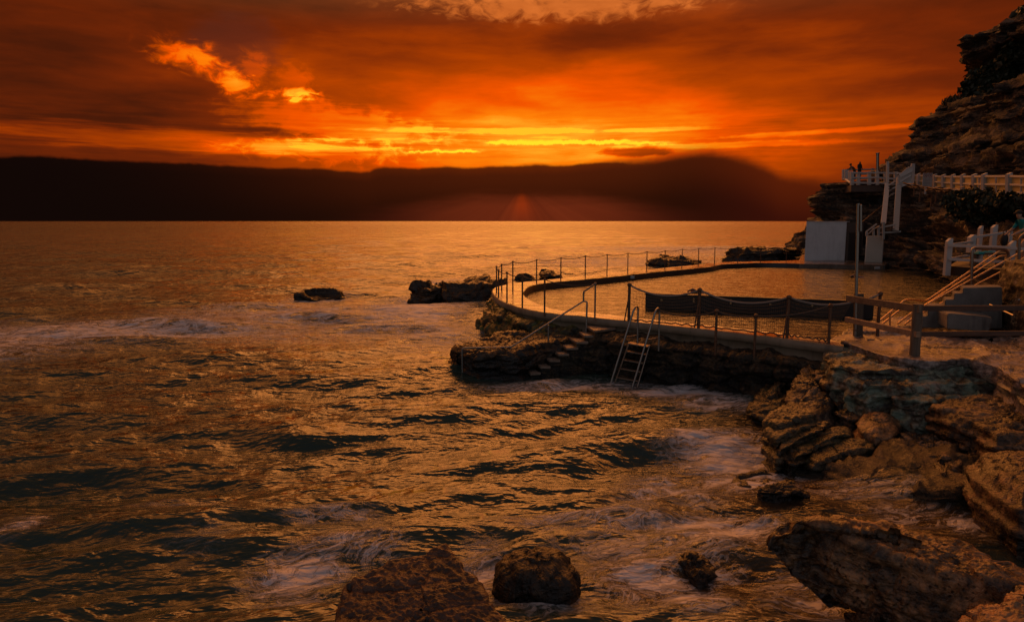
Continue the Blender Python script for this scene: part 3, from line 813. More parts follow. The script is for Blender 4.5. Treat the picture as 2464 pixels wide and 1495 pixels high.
skirt('sea_cliff_face', [tuple(q)[:2] + (0,) for q in [P(2030, 836, z=ZD), P(1995, 830, z=ZD), P(1815, 806, z=ZD), P(1723, 795, z=ZD), P(1588, 780, z=ZD), P(1500, 771, z=ZD), P(1440, 765, z=ZD)]],
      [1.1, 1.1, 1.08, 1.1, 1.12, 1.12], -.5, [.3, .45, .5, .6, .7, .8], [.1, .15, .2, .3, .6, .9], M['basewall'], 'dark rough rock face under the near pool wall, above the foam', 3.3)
skirt('mossy_rock_face', [tuple(q)[:2] + (0,) for q in [P(1400, 760, z=ZD), P(1309, 752, z=ZD), P(1258, 742, z=ZD), P(1222, 731, z=ZD), P(1196, 718, z=ZD), P(1183, 702, z=ZD), P(1190, 688, z=ZD), P(1230, 676, z=ZD)]],
      [1.15, 1.18, 1.2, 1.2, 1.2, 1.2], -.5, [.15, .15, .1, .1, .1, .15], [1.2, 1.1, .9, .75, .7, .6], M['mossy'], 'wet green mossed rock face below the rounded end of the pool', 8.1, amp=.2)
PX = lambda L, z: [P(u, v, z=z) for u, v in L]
rock('rock_shelf', PX([(1225, 906), (1150, 903), (1110, 896), (1085, 878)], 0.0) + PX([(1098, 828), (1150, 806), (1240, 797), (1330, 790)], .8) + [P(1425, 790, z=1.05), P(1420, 800, z=1.0), P(1364, 822, z=.85), P(1322, 848, z=.55), P(1280, 876, z=.28), P(1246, 902, z=.05)],
     .80, -.5, M['wetrock'], 'low flat topped wet rock beside the small concrete steps, left of the ladder', 11, amp=.12, sc=.9, strata=.05, rnd=.2, tilt=(.10, .02), flare=.02, blk=(.10, 1.1, 2.2, .06), N=300, M=60, fine=.07, fsc=4, rough=.62)

# rocks out in the sea
def srock(u0, u1, v, zt, dep, mat, label, seed, name='sea_rock', **k):
    a, b = P(u0, v, z=0), P(u1, v, z=0); c = (a + b) / 2; w = (b.x - a.x) / 2
    kk = dict(amp=.22 * min(1.0, zt + .3), sc=1.0, strata=.08, blk=(.5, .5, .9, .15), rnd=.55, flare=.15, N=110, M=26, jag=.16, fine=.05, fsc=3.5); kk.update(k)
    th = np.linspace(0, 2 * math.pi, 24, endpoint=False)
    return rock(name, [(c.x + w * math.cos(q), c.y + dep * math.sin(q)) for q in th], zt, -.5, mat, label, seed, **kk)
srock(1056, 1215, 726, 1.0, 1.7, M['wetrock'], 'largest black rock in the sea, touching the rounded pool end', 21, tilt=(.10, 0), amp=.5, sc=.6)
srock(1000, 1065, 722, .75, .9, M['wetrock'], 'black wave washed rock just left of the largest sea rock', 22, amp=.3)
srock(718, 818, 716, .30, .9, M['wetrock'], 'low flat rock alone in the foam, farthest left in the sea', 23, dome=.3)
srock(1566, 1696, 646, .8, 2.2, M['wetrock'], 'jagged low rock in the sea behind the middle of the back railing', 24, amp=.7, sc=.35, fsc=1.5)
srock(1744, 1915, 633, 1.45, 2.6, M['wetrock'], 'long flat topped sea rock beyond the railing left of the white hut', 25, amp=.7, sc=.3, rnd=.4, fsc=1.5)
srock(1900, 1990, 631, 3.3, 3.0, M['headland'], 'sloping rock against the left side of the white hut', 26, amp=.8, sc=.4, rnd=1.2, dome=.5, tilt=(.3, 0), fsc=1.5)
srock(1305, 1352, 672, .45, 1.0, M['wetrock'], 'small dark rock seen just over the back walkway, left part', 27, tilt=(-.12, 0))
srock(1244, 1282, 676, .3, .8, M['wetrock'], 'tiny dark rock beside the back walkway near the pool end', 28)

# ------------------------------------------------------------------ headlands
def cliff(name, bottom, top, mat, label, seed, amp=1.0, sc=.22, ny=150, nx=300, back=None, prof=None, strata=.5, sf=1.1, kind='structure'):
    """bottom, top: polylines (x, y, z) walked from the far left end to the near right end"""
    b = resample(bottom, nx, smooth=3); t = resample(top, nx, smooth=3); rows = []
    for k in range(ny + 1):
        s = k / ny; q = s if prof is None else np.interp(s, *prof)
        r = b * (1 - q) + t * q; r[:, 2] = b[:, 2] * (1 - s) + t[:, 2] * s; rows.append(r)
    if back is not None:
        for k in range(1, 12):
            r = t.copy(); r[:, 0] += back[0] * k / 11; r[:, 1] += back[1] * k / 11; r[:, 2] += back[2] * k / 11; rows.append(r)
    return cliff_rows(name, np.array(rows), mat, label, seed, amp, sc, strata, sf, kind)
def cliff_rows(name, S, mat, label, seed, amp, sc, strata, sf, kind):
    N_ = grid_normals(S); sg = np.sign(N_[S.shape[0] // 3, :, 1].mean()); flip = sg > 0
    if flip: N_ = -N_
    x, y, z = S[..., 0], S[..., 1], S[..., 2]; o = seed * 5.7
    hz = np.sqrt(N_[..., 0] ** 2 + N_[..., 1] ** 2)
    zz = z * sf + 1.3 * fbm(x * .09 + o, y * .09, z * .1, 3)
    st = sstep(-.22, .22, pn(x * .07 + o, y * .07, zz)) - .5 + .5 * (sstep(-.2, .2, pn(x * .15, y * .15 + o, zz * 2.7)) - .5)
    b1, c1 = blocks(x, y, z, o, .30, .62, .22); b2, c2 = blocks(x, y, z, o + 9, .85, 1.7, .10)
    d = amp * .8 * fbm(x * sc + o, y * sc, z * sc * 1.8, 6, .6) + strata * st * hz + (1.15 * b1 - 1.3 * c1) * hz + (.34 * b2 - c2) * hz + .15 * amp * ridged(x * 1.1 + o, y * 1.1, z * 1.6, 4) + .07 * fbm(x * 3, y * 3, z * 4, 3)
    S = S + N_ * d[..., None]
    b = tuple(S[0, S.shape[1] // 2])
    ob = grid_obj(name, S, mat, None, b, flip=bool(flip)); tag(ob, label, None if kind == 'structure' else 'cliff', None, kind); return ob
# upper cliff: its left skyline, pixel by pixel height, at 60 m
Z8 = lambda a, b: (2165.7 + a * .2818, b * .2818)
sky_line = [(2120, 432), (2135, 404), (2150, 397), (2146, 381), (2156, 374)] + [Z8(*q) for q in [(60, 1285), (140, 1210), (145, 1160), (165, 1100), (155, 1050), (170, 1020), (275, 1005), (310, 975), (303, 930), (400, 880), (490, 845), (560, 805), (640, 770),
           (690, 700), (700, 640), (680, 600), (705, 570), (702, 530), (590, 522), (512, 480), (538, 420), (550, 340), (600, 325), (720, 260), (850, 215), (960, 185), (1050, 150), (1200, 100), (1400, 60)]]
sl = sorted([(P(u, v, D=60).z, P(u, v, D=60).x) for u, v in sky_line])
zs_, xs_ = np.array([q[0] for q in sl]), np.array([q[1] for q in sl])
def upper():
    nx, ny = 230, 250; rows = []
    for z in np.linspace(6.5, zs_[-1], ny):
        xn = float(np.interp(z, zs_, xs_)); up = z - 8
        L = [(xn * 80 / 60 + 6, 80), (xn * 69 / 60 + 1.2, 69), (xn * 63.2 / 60 + .2, 63.2), (xn, 60), (xn + .5, 56.5), (xn - .3, 52), (xn - 1.0, 44), (xn - 2.2, 36), (xn - 5, 26), (xn - 7, 14)]
        p = resample([q + (z,) for q in L], nx); rows.append(p)
    S = np.array(rows)
    # flutes and hollows: deepen away from the skyline ridge only
    return S
cliff_rows('upper_cliff', upper(), M['cliff'], 'tall dark sandstone cliff overhanging at the top right', 1.0, .9, .2, .3, .42, 'structure')
# lower headland below the walkway
LB = [(40, 78, .3), (28.8, 64, .3), (25.3, 58.5, .3), (26.2, 54.5, .5), (27.2, 51, .8), (27.6, 47, .8), (26.6, 43, .6), (24.4, 38, .6), (21.8, 33.5, .6), (19.6, 29.5, .8), (18.2, 25, 1.0), (17.5, 20, 1.2), (17.0, 12, 1.2)]
LT = [(41, 80, 7.4), (30.2, 64, 7.35), (26.6, 58.5, 7.35), (28.3, 55.0, 7.35), (30.0, 53.4, 7.1), (30.6, 50.5, 6.6), (29.6, 45, 6.2), (28.2, 40, 5.9), (26.6, 36.4, 5.6), (25.4, 32, 5.4), (24.5, 27, 5.3), (24, 21, 5.2), (23.5, 12, 5.0)]
cliff('lower_headland', LB, LT, M['headland'], 'ragged bedded sandstone headland under the white walkway', 2.6, .75, .33, 150, 330, back=(9, 3, .2), prof=([0, .2, .5, .8, 1], [0, .02, .35, .8, 1]), strata=.75, sf=.9)
# ------------------------------------------------------------------ metal, timber, paint
M['rustpost'] = plain('rusty_post_steel', (.16, .085, .05), .5, .6, .3, 9, rust=(.48,))
M['steel'] = plain('galvanised_steel', (.30, .275, .25), .36, .9, .2, 7, rust=(.6,))
M['steelw'] = plain('weathered_steel', (.26, .20, .155), .4, .8, .25, 7, rust=(.55,))
M['rope'] = plain('dark_rope', (.07, .05, .04), .8, 0, .3, 30)
M['ropel'] = plain('worn_pale_rope', (.24, .19, .16), .8, 0, .3, 30)
M['net'] = plain('brown_net', (.09, .055, .03), .8, 0, .2, 20)
M['white'] = plain('white_paint', (.50, .455, .42), .6, 0, .16, 2.5, streak=True)
M['whitew'] = plain('worn_white_paint', (.42, .38, .34), .6, 0, .2, 4, rust=(.66,), streak=True)
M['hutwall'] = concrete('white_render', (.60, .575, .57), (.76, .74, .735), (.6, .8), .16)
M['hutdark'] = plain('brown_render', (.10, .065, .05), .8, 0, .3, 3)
M['door'] = plain('dark_door', (.03, .02, .016), .6, 0, .2, 5)
M['yellow'] = plain('yellow_panel', (.60, .44, .17), .7, 0, .12, 2)
M['timber'] = wood_mat('weathered_timber', (.12, .07, .04), (.26, .16, .095), 0)
M['timberr'] = wood_mat('red_brown_timber', (.055, .024, .014), (.13, .06, .035), 0)
M['timberl'] = wood_mat('raw_split_timber', (.20, .105, .055), (.42, .25, .15), 0)
M['log'] = wood_mat('grey_log', (.06, .038, .025), (.20, .135, .09), 2)
M['darkwood'] = wood_mat('dark_post_timber', (.045, .03, .02), (.12, .08, .05), 2)
M['sign'] = plain('sign_face', (.42, .40, .39), .5, 0, .08, 3)
M['ink'] = plain('sign_ink', (.07, .06, .06), .6, 0, .1)
M['red'] = plain('sign_red', (.30, .05, .035), .6, 0, .1)
M['tread'] = concrete('step_tread_concrete', (.17, .12, .09), (.32, .23, .17), (.25, .45), .35, 2)
M['dark'] = plain('dark_cabinet', (.02, .015, .012), .6, 0, .2)
M['teal'] = plain('teal_cloth', (.0, .22, .23), .8, 0, .25, 8)
M['black'] = plain('black_bag', (.012, .012, .014), .7, 0, .2)
M['panel'] = plain('corrugated_sheet', (.52, .47, .40), .55, .0, .2, 2.5, rust=(.6,), streak=True)

def up(base, uv):
    """the point straight above base that shows at the pixel's height"""
    q = P(uv[0], uv[1], D=base.y); return Vector((base.x, base.y, q.z))
def PD(uv, D): return P(uv[0], uv[1], D=D)
def PZ(uv, z): return P(uv[0], uv[1], z=z)

# ------------------------------------------------------------------ chain railing round the back of the pool
def post_mb(b, t, r=.028, knob=.045):
    m = MB(); m.tube([b - Vector((0, 0, .12)), t - Vector((0, 0, .02))], r, 8); m.ball(t, knob, 8, 6, (1, 1, .9)); return m
def chain_railing():
    pts = [(955, 668, 372), (757, 618, 340), (620, 570, 312), (545, 525, 290), (527, 485, 258), (573, 470, 240), (672, 472, 215), (884, 404, 198), (1100, 378, 182), (1318, 353, 165), (1512, 328, 153), (1697, 308, 140), (1866, 295, 127), (2028, 272, 117), (2180, 262, 103), (2327, 242, 98)]
    B_ = [(PZ(Z1(x, b), ZD), Z1(x, t)) for x, b, t in pts] + [(PZ(Z2(x, b), ZD), Z2(x, t)) for x, b, t in [(575, 230, 91), (783, 225, 87), (985, 217, 82), (1215, 206, 85)]]
    BT = [(b, up(b, t)) for b, t in B_]
    root = empty('chain_railing', tuple(BT[8][0]), 'long railing of thin rusty posts and sagging chain along the back walkway', 'railing')
    for b, t in BT: post_mb(b, t).build('post', M['rustpost'], root)
    for (b0, t0), (b1, t1) in zip(BT, BT[1:]):
        MB().tube(sag(t0, t1, .05 + .012 * (t1 - t0).length), .017, 6).build('chain', M['rope'], root)
    e = P(1926, 600, D=51.5); MB().tube(sag(BT[-1][1], e, .08), .017, 6).build('chain', M['rope'], root)
    return BT
CR = chain_railing()

# ------------------------------------------------------------------ steel handrail and steps down to the sea
def sea_handrail():
    b1, b2, b3, b4, b5 = PZ(Z1(222, 1195), .05), PZ(Z1(655, 1218), .0), PZ(Z1(988, 1045), .45), PZ(Z1(1325, 835), 1.1), PZ(Z1(1404, 716), ZD)
    t1, t2, t3, t4, t5 = up(b1, Z1(222, 982)), up(b2, Z1(660, 975)), up(b3, Z1(988, 776)), up(b4, Z1(1318, 570)), up(b5, Z1(1402, 410))
    t4b = P(*Z1(1303, 565), D=b4.y + .02); mid = P(*Z1(1303, 482), D=(b4.y + b5.y) / 2)
    root = empty('steel_handrail', tuple(b2), 'bent steel handrail climbing from the sea rock to the pool walkway', 'handrail')
    m = MB(); m.tube(bend([b1 - Vector((0, 0, .2)), t1, t2, t4b, b4 + Vector((.02, 0, .9)), b4 - Vector((0, 0, .3))], .09), .027, 8); m.build('rail', M['steel'], root)
    m = MB(); m.tube(bend([t4b, mid, t5, b5 - Vector((0, 0, .1))], .06), .027, 8); m.ball(t5, .045); m.build('upper_rail', M['steelw'], root)
    for b, t in ((b2, t2), (b3, t3)):
        m = MB(); m.tube([b - Vector((0, 0, .35)), t], .024, 8); m.build('post', M['steel'], root)
    MB().tube(sag(CR[0][1], t5, .12), .016, 6).build('rope', M['rope'], root)
sea_handrail()
def sea_steps():
    T = [[(790, 1170), (870, 1175), (918, 1202), (832, 1208)], [(862, 1110), (960, 1116), (1006, 1148), (920, 1147)], [(942, 1053), (1040, 1058), (1090, 1089), (1000, 1088)], [(1020, 998), (1122, 1003), (1172, 1034), (1080, 1034)],
         [(1098, 945), (1205, 950), (1254, 979), (1155, 982)], [(1178, 891), (1285, 898), (1342, 926), (1240, 928)], [(1265, 838), (1345, 846), (1398, 870), (1312, 870)], [(1325, 782), (1480, 790), (1615, 800), (1402, 828)]]
    root = empty('sea_steps', tuple(PZ(Z1(900, 1180), .0)), 'flight of small worn concrete steps dropping to the sea beside the steel handrail', 'steps')
    for k, q in enumerate(T):
        z = .10 + .165 * k; c = [PZ(Z1(*p), z) for p in q]; m = MB()
        cc = sum(c, Vector()) / 4
        o = [cc + (p - cc) * 1.04 for p in c]
        def prism(mb, pts, z1, z0, inset=0):
            n = len(pts); pts = [cc + (p - cc) * (1 - inset) for p in pts]
            vs = [(p.x, p.y, z1) for p in pts] + [(p.x, p.y, z0) for p in pts]
            s = 1 if (pts[1] - pts[0]).cross(pts[2] - pts[1]).z > 0 else -1
            fs = [tuple(range(n)), tuple(range(2 * n - 1, n - 1, -1))] + [(i, i + n, (i + 1) % n + n, (i + 1) % n) for i in range(n)]
            mb.add(vs, fs if s > 0 else [f[::-1] for f in fs])
        prism(m, o, z, z - .06); t = m.build('step', M['tread'], root)
        m2 = MB(); prism(m2, o, z - .063, -.4, .08); m2.build('riser_block', M['basewall'], t)
sea_steps()

# ------------------------------------------------------------------ ladder into the sea
def ladder():
    root = empty('sea_ladder', tuple(PZ(Z1(1640, 1330), 0)), 'steel ladder with two tall hooped rails dropping into the foam', 'ladder')
    la, ra = PZ(Z1(1545, 1305), -.05), PZ(Z1(1735, 1348), -.05)
    lb, rb = PZ(Z1(1785, 915), 1.12), PZ(Z1(1975, 945), 1.12)
    lt, rt = up(lb, Z1(1782, 622)), up(rb, Z1(1972, 640))
    for a, b, t, x in ((la, lb, lt, (1752, 640)), (ra, rb, rt, (1945, 655))):
        k = P(*Z1(*x), D=t.y - .22)
        d = (a - k).normalized()
        m = MB(); m.tube(bend([a + d * .5, k, (k + t) / 2 + Vector((0, 0, .06)), t + Vector((0, .03, 0)), b - Vector((0, 0, .2))], .12), .028, 8); m.build('rail', M['steel'], root)
    for s in (.16, .43):
        for a, b, t, x in ((la, lb, lt, (1752, 640)), (ra, rb, rt, (1945, 655))):
            k = P(*Z1(*x), D=t.y - .22); p = k.lerp(a, s * .8 + .02); q = t.lerp(b, (t.z - p.z) / (t.z - b.z))
            m = MB(); m.tube([p, q], .016, 6); m.build('brace', M['steelw'], root)
    off = Vector((0, 0, 0))
    l0, l1 = P(*Z1(1712, 930), D=18.55), PZ(Z1(1583, 1292), -.05); r0, r1 = P(*Z1(1890, 960), D=18.3), PZ(Z1(1782, 1330), -.05)
    for p, q in ((l0, l1), (r0, r1)):
        m = MB(); m.beam(p, q + (q - p).normalized() * .4, .03, .085, up=(0, -1, .4)); m.build('stringer', M['steelw'], root)
    for s in (.02, .22, .43, .64, .86):
        m = MB(); p, q = l0.lerp(l1, s), r0.lerp(r1, s); m.beam(p, q, .13 if s > .1 else .3, .03); m.build('tread', M['steelw'], root)
ladder()

# ------------------------------------------------------------------ netted railing along the near wall
def near_railing():
    inner = [(PZ(Z1(1706, 742), ZD), Z1(1712, 420)), (PZ(Z2(432, 797), ZD), Z2(444, 465)), (PZ(Z2(1222, 882), ZD), Z2(1230, 530)), (PZ(Z2(2028, 872), 1.5), Z2(2020, 500))]
    I = [(b, up(b, t)) for b, t in inner]
    root = empty('netted_railing', tuple(I[1][0]), 'near wall railing of thick rusty posts, drooping rope and net', 'railing')
    for b, t in I: post_mb(b, t, .042, .07).build('post', M['rustpost'], root)
    for (b, t), br in zip(I, [Z1(1668, 742), Z2(396, 802), Z2(1190, 890)]):
        q = PZ(br, ZD); MB().tube([q, t.lerp(b, .25)], .02, 6).build('brace', M['rustpost'], root)
    tp = PD(Z2(1800, 577), 16.95)
    ch = [I[0][1], I[1][1], I[2][1], tp, I[3][1]]
    ropes = []
    for a, b, s in zip(ch, ch[1:], (.24, .25, .12, .04)):
        L = sag(a, b, s, 16); ropes.append(L); MB().tube(L, .028, 6).build('rope', M['ropel'], root)
    for (b0, t0), (b1, t1), L in zip(I, I[1:3] + [(PZ(Z2(1600, 930), ZD), None)], ropes):
        m = MB(); n = 44; bot = [b0.lerp(b1, i / n) + Vector((0, 0, .04 + .02 * math.sin(i * .9))) for i in range(n + 1)]
        tops = [Vector(L[0]).lerp(Vector(L[-1]), 0)] * 0 + [Vector(q) for q in resample([tuple(v) for v in L], n + 1)]
        if t1 is None: tops = [t.lerp(bb + Vector((0, 0, .5)), .0) for t, bb in zip(tops, bot)]
        for i in range(n + 1): m.tube([bot[i], bot[i].lerp(tops[i], .5) + Vector((0, .03 * math.sin(i * .5), 0)), tops[i]], .004, 3, cap=False)
        for k in range(9): m.tube([bot[i].lerp(tops[i], k / 9) for i in range(0, n + 1, 2)], .004, 3, cap=False)
        m.build('net', M['net'], root)
        MB().tube([p + Vector((0, 0, .012 * math.sin(j * 2.1))) for j, p in enumerate(bot[::2])], .02, 5).build('foot_rope', M['rope'], root)
    # outer line of posts on the rock ledge
    O = [(PZ(Z2(582, 1006), 1.08), Z2(582, 655)), (PZ(Z2(930, 1046), 1.06), Z2(930, 695)), (PZ(Z2(1592, 955), 1.46), Z2(1588, 607))]
    O = [(b, up(b, t)) for b, t in O]
    r2 = empty('rope_railing', tuple(O[0][0]), 'outer railing of three rusty posts and a dark slack rope, right of the ladder', 'railing')
    for b, t in O: post_mb(b, t, .034, .06).build('post', M['rustpost'], r2)
    s0 = P(*Z1(1985, 650), D=18.9)
    for a, b, s in ((s0, O[0][1], .14), (O[0][1], O[1][1], .07), (O[1][1], O[2][1], .10)):
        MB().tube(sag(a, b, s), .02, 6).build('rope', M['rope'], r2)
    L = [Vector(q) for q in sag(PZ(Z2(1230, 885), 1.5), PZ(Z2(1590, 950), 1.45), .22)]
    MB().tube([p + Vector((0, -.25, 0)) for p in L], .02, 5).build('slack_rope', M['rope'], r2)
near_railing()

# ------------------------------------------------------------------ rock platform in front of the pool's near end, fence and pole
rock('rock_platform', PX([(1998, 815), (2052, 832), (2126, 857), (2172, 870), (2250, 873), (2330, 867), (2400, 885), (2470, 935), (2600, 960), (2700, 860), (2600, 775), (2464, 765), (2340, 765), (2250, 762), (2180, 764), (2110, 776), (2060, 795), (2025, 806)], 1.5),
     1.53, .75, M['slab'], 'pale worn rock platform under the timber fence', 31, amp=.04, sc=1.2, strata=.0, rnd=.03, jag=.012, N=360, M=90, flare=-.02, fine=.03, fsc=4, rough=.6, blk=(.055, .55, 1.6, .06), kind='structure')
def platform_fence():
    root = empty('timber_fence', tuple(PZ(Z5(1068, 1128), 1.52)), 'rough timber rail fence with a round grey log post on the rock platform', 'fence')
    b = PZ(Z5(1068, 1128), 1.5); t = P(*Z5(1115, 492), D=b.y)
    m = MB(); n = 12; L = [b - Vector((0, 0, .2))] + [b.lerp(t, i / n) for i in range(n + 1)]
    m.tube(L, [.105] + [.102 + .004 * math.sin(i * 1.7) for i in range(n + 1)], 14); m.build('post', M['log'], root)
    pb = PZ(Z5(395, 892), 1.5); pt = P(*Z5(405, 366), D=pb.y)
    m = MB(); m.beam(pb - Vector((0, 0, .2)), pt, .16, .2, up=(0, 1, 0), bev=.012); m.build('square_post', M['darkwood'], root)
    fy = b.y - .13
    def plank(a, c, h, mat, w=.06, nm='rail'):
        m = MB(); m.beam(a, c, w, h, bev=.008); m.build(nm, mat, root)
    plank(P(*Z5(262, 424), D=pb.y - .16), P(*Z5(1140, 558), D=fy), .155, M['timber'])
    plank(P(*Z5(255, 676), D=pb.y - .16), P(*Z5(1118, 858), D=fy), .125, M['timberl'], .1)
    plank(P(*Z5(1165, 545), D=b.y), P(*Z5(2900, 538), D=b.y + .1), .115, M['timberr'])
    plank(P(*Z5(1130, 850), D=b.y), P(*Z5(2900, 838), D=b.y + .1), .105, M['timberr'])
    q = P(*Z5(2760, 1100), D=b.y + .1); m = MB(); m.tube([q - Vector((0, 0, .4)), q + Vector((0, 0, 1.25))], .1, 12); m.build('post', M['log'], root)
    m = MB(); m.tube([b + Vector((0, 0, .0)), b + Vector((0, 0, .035))], .21, 16); m.build('footing', M['slab'], root)
platform_fence()
def sign_pole():
    b = PZ(Z5(362, 897), 1.5); t = P(*Z3(407, 803), D=b.y)
    root = empty('steel_pole', tuple(b), 'tall grey steel pole strapped to the square timber post', 'pole')
    m = MB(); m.tube([b - Vector((0, 0, .05)), t], .037, 12); m.build('pole', M['steel'], root)
    s0, s1 = P(*Z3(441, 816), D=b.y + .12), P(*Z3(441, 1136), D=b.y + .12)
    m = MB(); m.beam(s0, s1, .5, .035, up=(.89, -.455, 0), bev=.002); m.build('edge_on_sign', M['steel'], root)
    for z in (.18, .62, 1.0):
        m = MB(); m.tube([b + Vector((0, 0, z)), b + Vector((0, 0, z + .03))], .046, 12); m.build('strap', M['rustpost'], root)
sign_pole()
# small drain cover in the platform
c = PZ(Z5(635, 952), 1.53); m = MB()
m.tube([c + Vector((.22 * math.cos(a) * (1 + .1 * math.sin(3 * a)), .28 * math.sin(a), .02)) for a in np.linspace(0, 2 * math.pi, 25)], .022, 6)
m.add([c + Vector((.2 * math.cos(a), .26 * math.sin(a), .012)) for a in np.linspace(0, 2 * math.pi, 20, endpoint=False)], [tuple(range(20))])
tag(m.build('drain_cover', M['slab'], base=tuple(c)), 'small oval cover set in the rock platform left of the log post', 'drain cover')

# ------------------------------------------------------------------ steps and rails at the right
def stepped(name, prof, D0, D1, mat, label, cat):
    """prof: pixel outline of the face nearest the camera (closed); pushed back from D0 to D1"""
    a = [P(u, v, D=D0) for u, v in prof]; b = [q + Vector((.35, D1 - D0, 0)) for q in a]
    n = len(a); m = MB(); m.add(list(a) + list(b), [tuple(range(n)), tuple(range(2 * n - 1, n - 1, -1))] + [(i, i + n, (i + 1) % n + n, (i + 1) % n) for i in range(n)])
    bm = bmesh.new(); vs = [bm.verts.new(v) for v in m.v]
    for f in m.f: bm.faces.new([vs[i] for i in f])
    bmesh.ops.recalc_face_normals(bm, faces=bm.faces[:])
    bmesh.ops.bevel(bm, geom=bm.edges[:], offset=.02, segments=2, affect='EDGES')
    bmesh.ops.triangulate(bm, faces=bm.faces[:]); bmesh.ops.subdivide_edges(bm, edges=[e for e in bm.edges if e.calc_length() > .25], cuts=2, use_grid_fill=True)
    bm.verts.index_update(); V = np.array([v.co for v in bm.verts]); Fc = [[v.index for v in f.verts] for f in bm.faces]; bm.free()
    V += (.018 * fbm(V[:, 0] * 2.3, V[:, 1] * 2.3, V[:, 2] * 2.3, 3))[:, None]
    o = link_mesh(name, V, Fc, mat, base=tuple(a[0]), smooth=False); return tag(o, label, cat)
stepped('concrete_steps', [Z5(*q) for q in [(1060, 780), (1060, 645), (1230, 640), (1230, 515), (1435, 515), (1435, 442), (1545, 440), (1545, 365), (1652, 365), (1652, 296), (2120, 288), (2120, 790)]], 17.5, 18.15, M['stepcon'], 'rough grey concrete steps rising to the dark wall at the right', 'steps')
stepped('concrete_block', [Z5(*q) for q in [(1462, 790), (1462, 615), (1500, 605), (2010, 655), (1960, 830)]], 16.6, 17.6, M['stepcon'], 'low grey concrete block on the platform in front of the steps', 'block')
def wall_right():
    a, b = PZ(Z5(1985, 840), 1.4), PZ(Z5(2600, 1110), 1.4)
    b = Vector((a.x + 1.5, 9.0, 1.4)) if b.y < 9 else b
    rows = []
    for k in range(50):
        s = k / 49; z = 1.2 + 2.15 * s; x0 = a + Vector((.28 * s, 0, 0)); x1 = b + Vector((.28 * s, 0, 0))
        L = [x0 + Vector((2.5, 1.6, 0)), x0 + Vector((.25, .5, 0)), x0 + Vector((.02, .1, 0)), x0, x1]
        rows.append(resample([(q.x, q.y, z) for q in L], 120))
    S = np.array(rows); top = [S[-1] + np.array([.05 * k, 0, .0]) * 4 for k in range(1, 8)]
    S = np.concatenate([S, np.array(top)])
    N_ = grid_normals(S); sg = np.sign(N_[20, 60:, 0].mean()); N_ = -N_ * sg
    x, y, z = S[..., 0], S[..., 1], S[..., 2]
    d = .09 * fbm(x * 1.1, y * 1.1, z * 1.4, 5) + .05 * ridged(x * 3, y * 3, z * 3, 3) + .05 * (sstep(-.1, .1, np.sin(z * 7 + .6 * pn(x, y, z))) - .5)
    o = grid_obj('retaining_wall', S + N_ * d[..., None], M['darkwall'], base=tuple(a), flip=bool(sg > 0)); tag(o, 'dark stained stone retaining wall at the right edge of the picture', 'wall')
    m = MB(); pa = [PD(Z5(2028, 500), 16.4), PD(Z5(2180, 570), 15.9), PD(Z5(2325, 635), 15.4), PD(Z5(2385, 440), 15.0)]
    m.tube(bend([q + Vector((-.12, 0, 0)) for q in pa], .06), .022, 8); tag(m.build('pipe_rail', M['steel'], base=tuple(pa[0])), 'bent pale pipe fixed on the dark retaining wall', 'pipe')
wall_right()
def pool_rails():
    def rail(name, label, top, low, posts):
        root = empty(name, tuple(top[0]), label, 'handrail')
        for nm, L in (('top_rail', top), ('lower_rail', low)):
            MB().tube(bend(L, .12), .026, 8).build(nm, M['sunlitrail'], root)
        for a, b in posts: MB().tube([a, b], .026, 8).build('post', M['sunlitrail'], root)
    D = lambda x, x0=640, x1=2400, d0=18.3, d1=20.6: d0 + (d1 - d0) * (x - x0) / (x1 - x0)
    z4to5 = lambda a, b: (((a * .16723 + 3700) - 3300) / .33445, ((b * .16723 + 850) - 1050) / .33445)
    def L5(pts, d0, d1): return [P(*Z5(x, y), D=D(x, 640, 2400, d0, d1)) for x, y in pts]
    e1 = z4to5(1790, 912); e2 = z4to5(1800, 1032); e3 = z4to5(2340, 920); e4 = z4to5(2400, 1060)
    rail('pool_handrail', 'far handrail with gold sunlight in its colour, sloping from the white deck into the pool', L5([(640, 706), (965, 436), (1212, 456), e1], 18.7, 21.0), L5([(675, 738), (905, 556), (1190, 512), e2, (e2[0] + 130, e2[1])], 18.7, 21.0),
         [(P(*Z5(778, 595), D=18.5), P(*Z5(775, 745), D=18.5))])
    rail('pool_handrail', 'near handrail with gold sunlight in its colour, sloping from the white deck, passing behind the log post', L5([(870, 728), (1050, 590), e3], 18.25, 19.9), L5([(955, 738), (1060, 655), (2130, 95), e4], 18.25, 19.9),
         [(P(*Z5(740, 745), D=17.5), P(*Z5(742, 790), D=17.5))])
    m = MB(); h = [PD(Z5(1752, 292), 19.3), P(*Z4(1126, 880), D=19.3), P(*Z4(1180, 848), D=19.4), P(*Z4(1900, 872), D=19.9), P(*Z4(1992, 950), D=20.0), P(*Z4(1990, 1215), D=20.0)]
    m.tube(bend(h, .1), .042, 10); tag(m.build('steel_hoop', M['steelw'], base=tuple(h[0])), 'large steel hoop rail standing on the grey steps', 'hoop rail')
    m = MB(); h = [P(*Z4(2250, 1195), D=19.6), P(*Z4(2248, 610), D=19.6), P(*Z4(2420, 470), D=19.5), P(*Z4(2700, 300), D=19.4)]
    m.tube(bend(h, .12), .042, 10); tag(m.build('steel_rail', M['steelw'], base=tuple(h[0])), 'bent steel rail post at the right edge, in front of the teal shirt', 'rail post')
M['sunlitrail'] = plain('sunlight_tinted_rail', (.80, .50, .24), .3, .9, .15, 6)  # orange sunlight on the rails is put into their base colour
pool_rails()

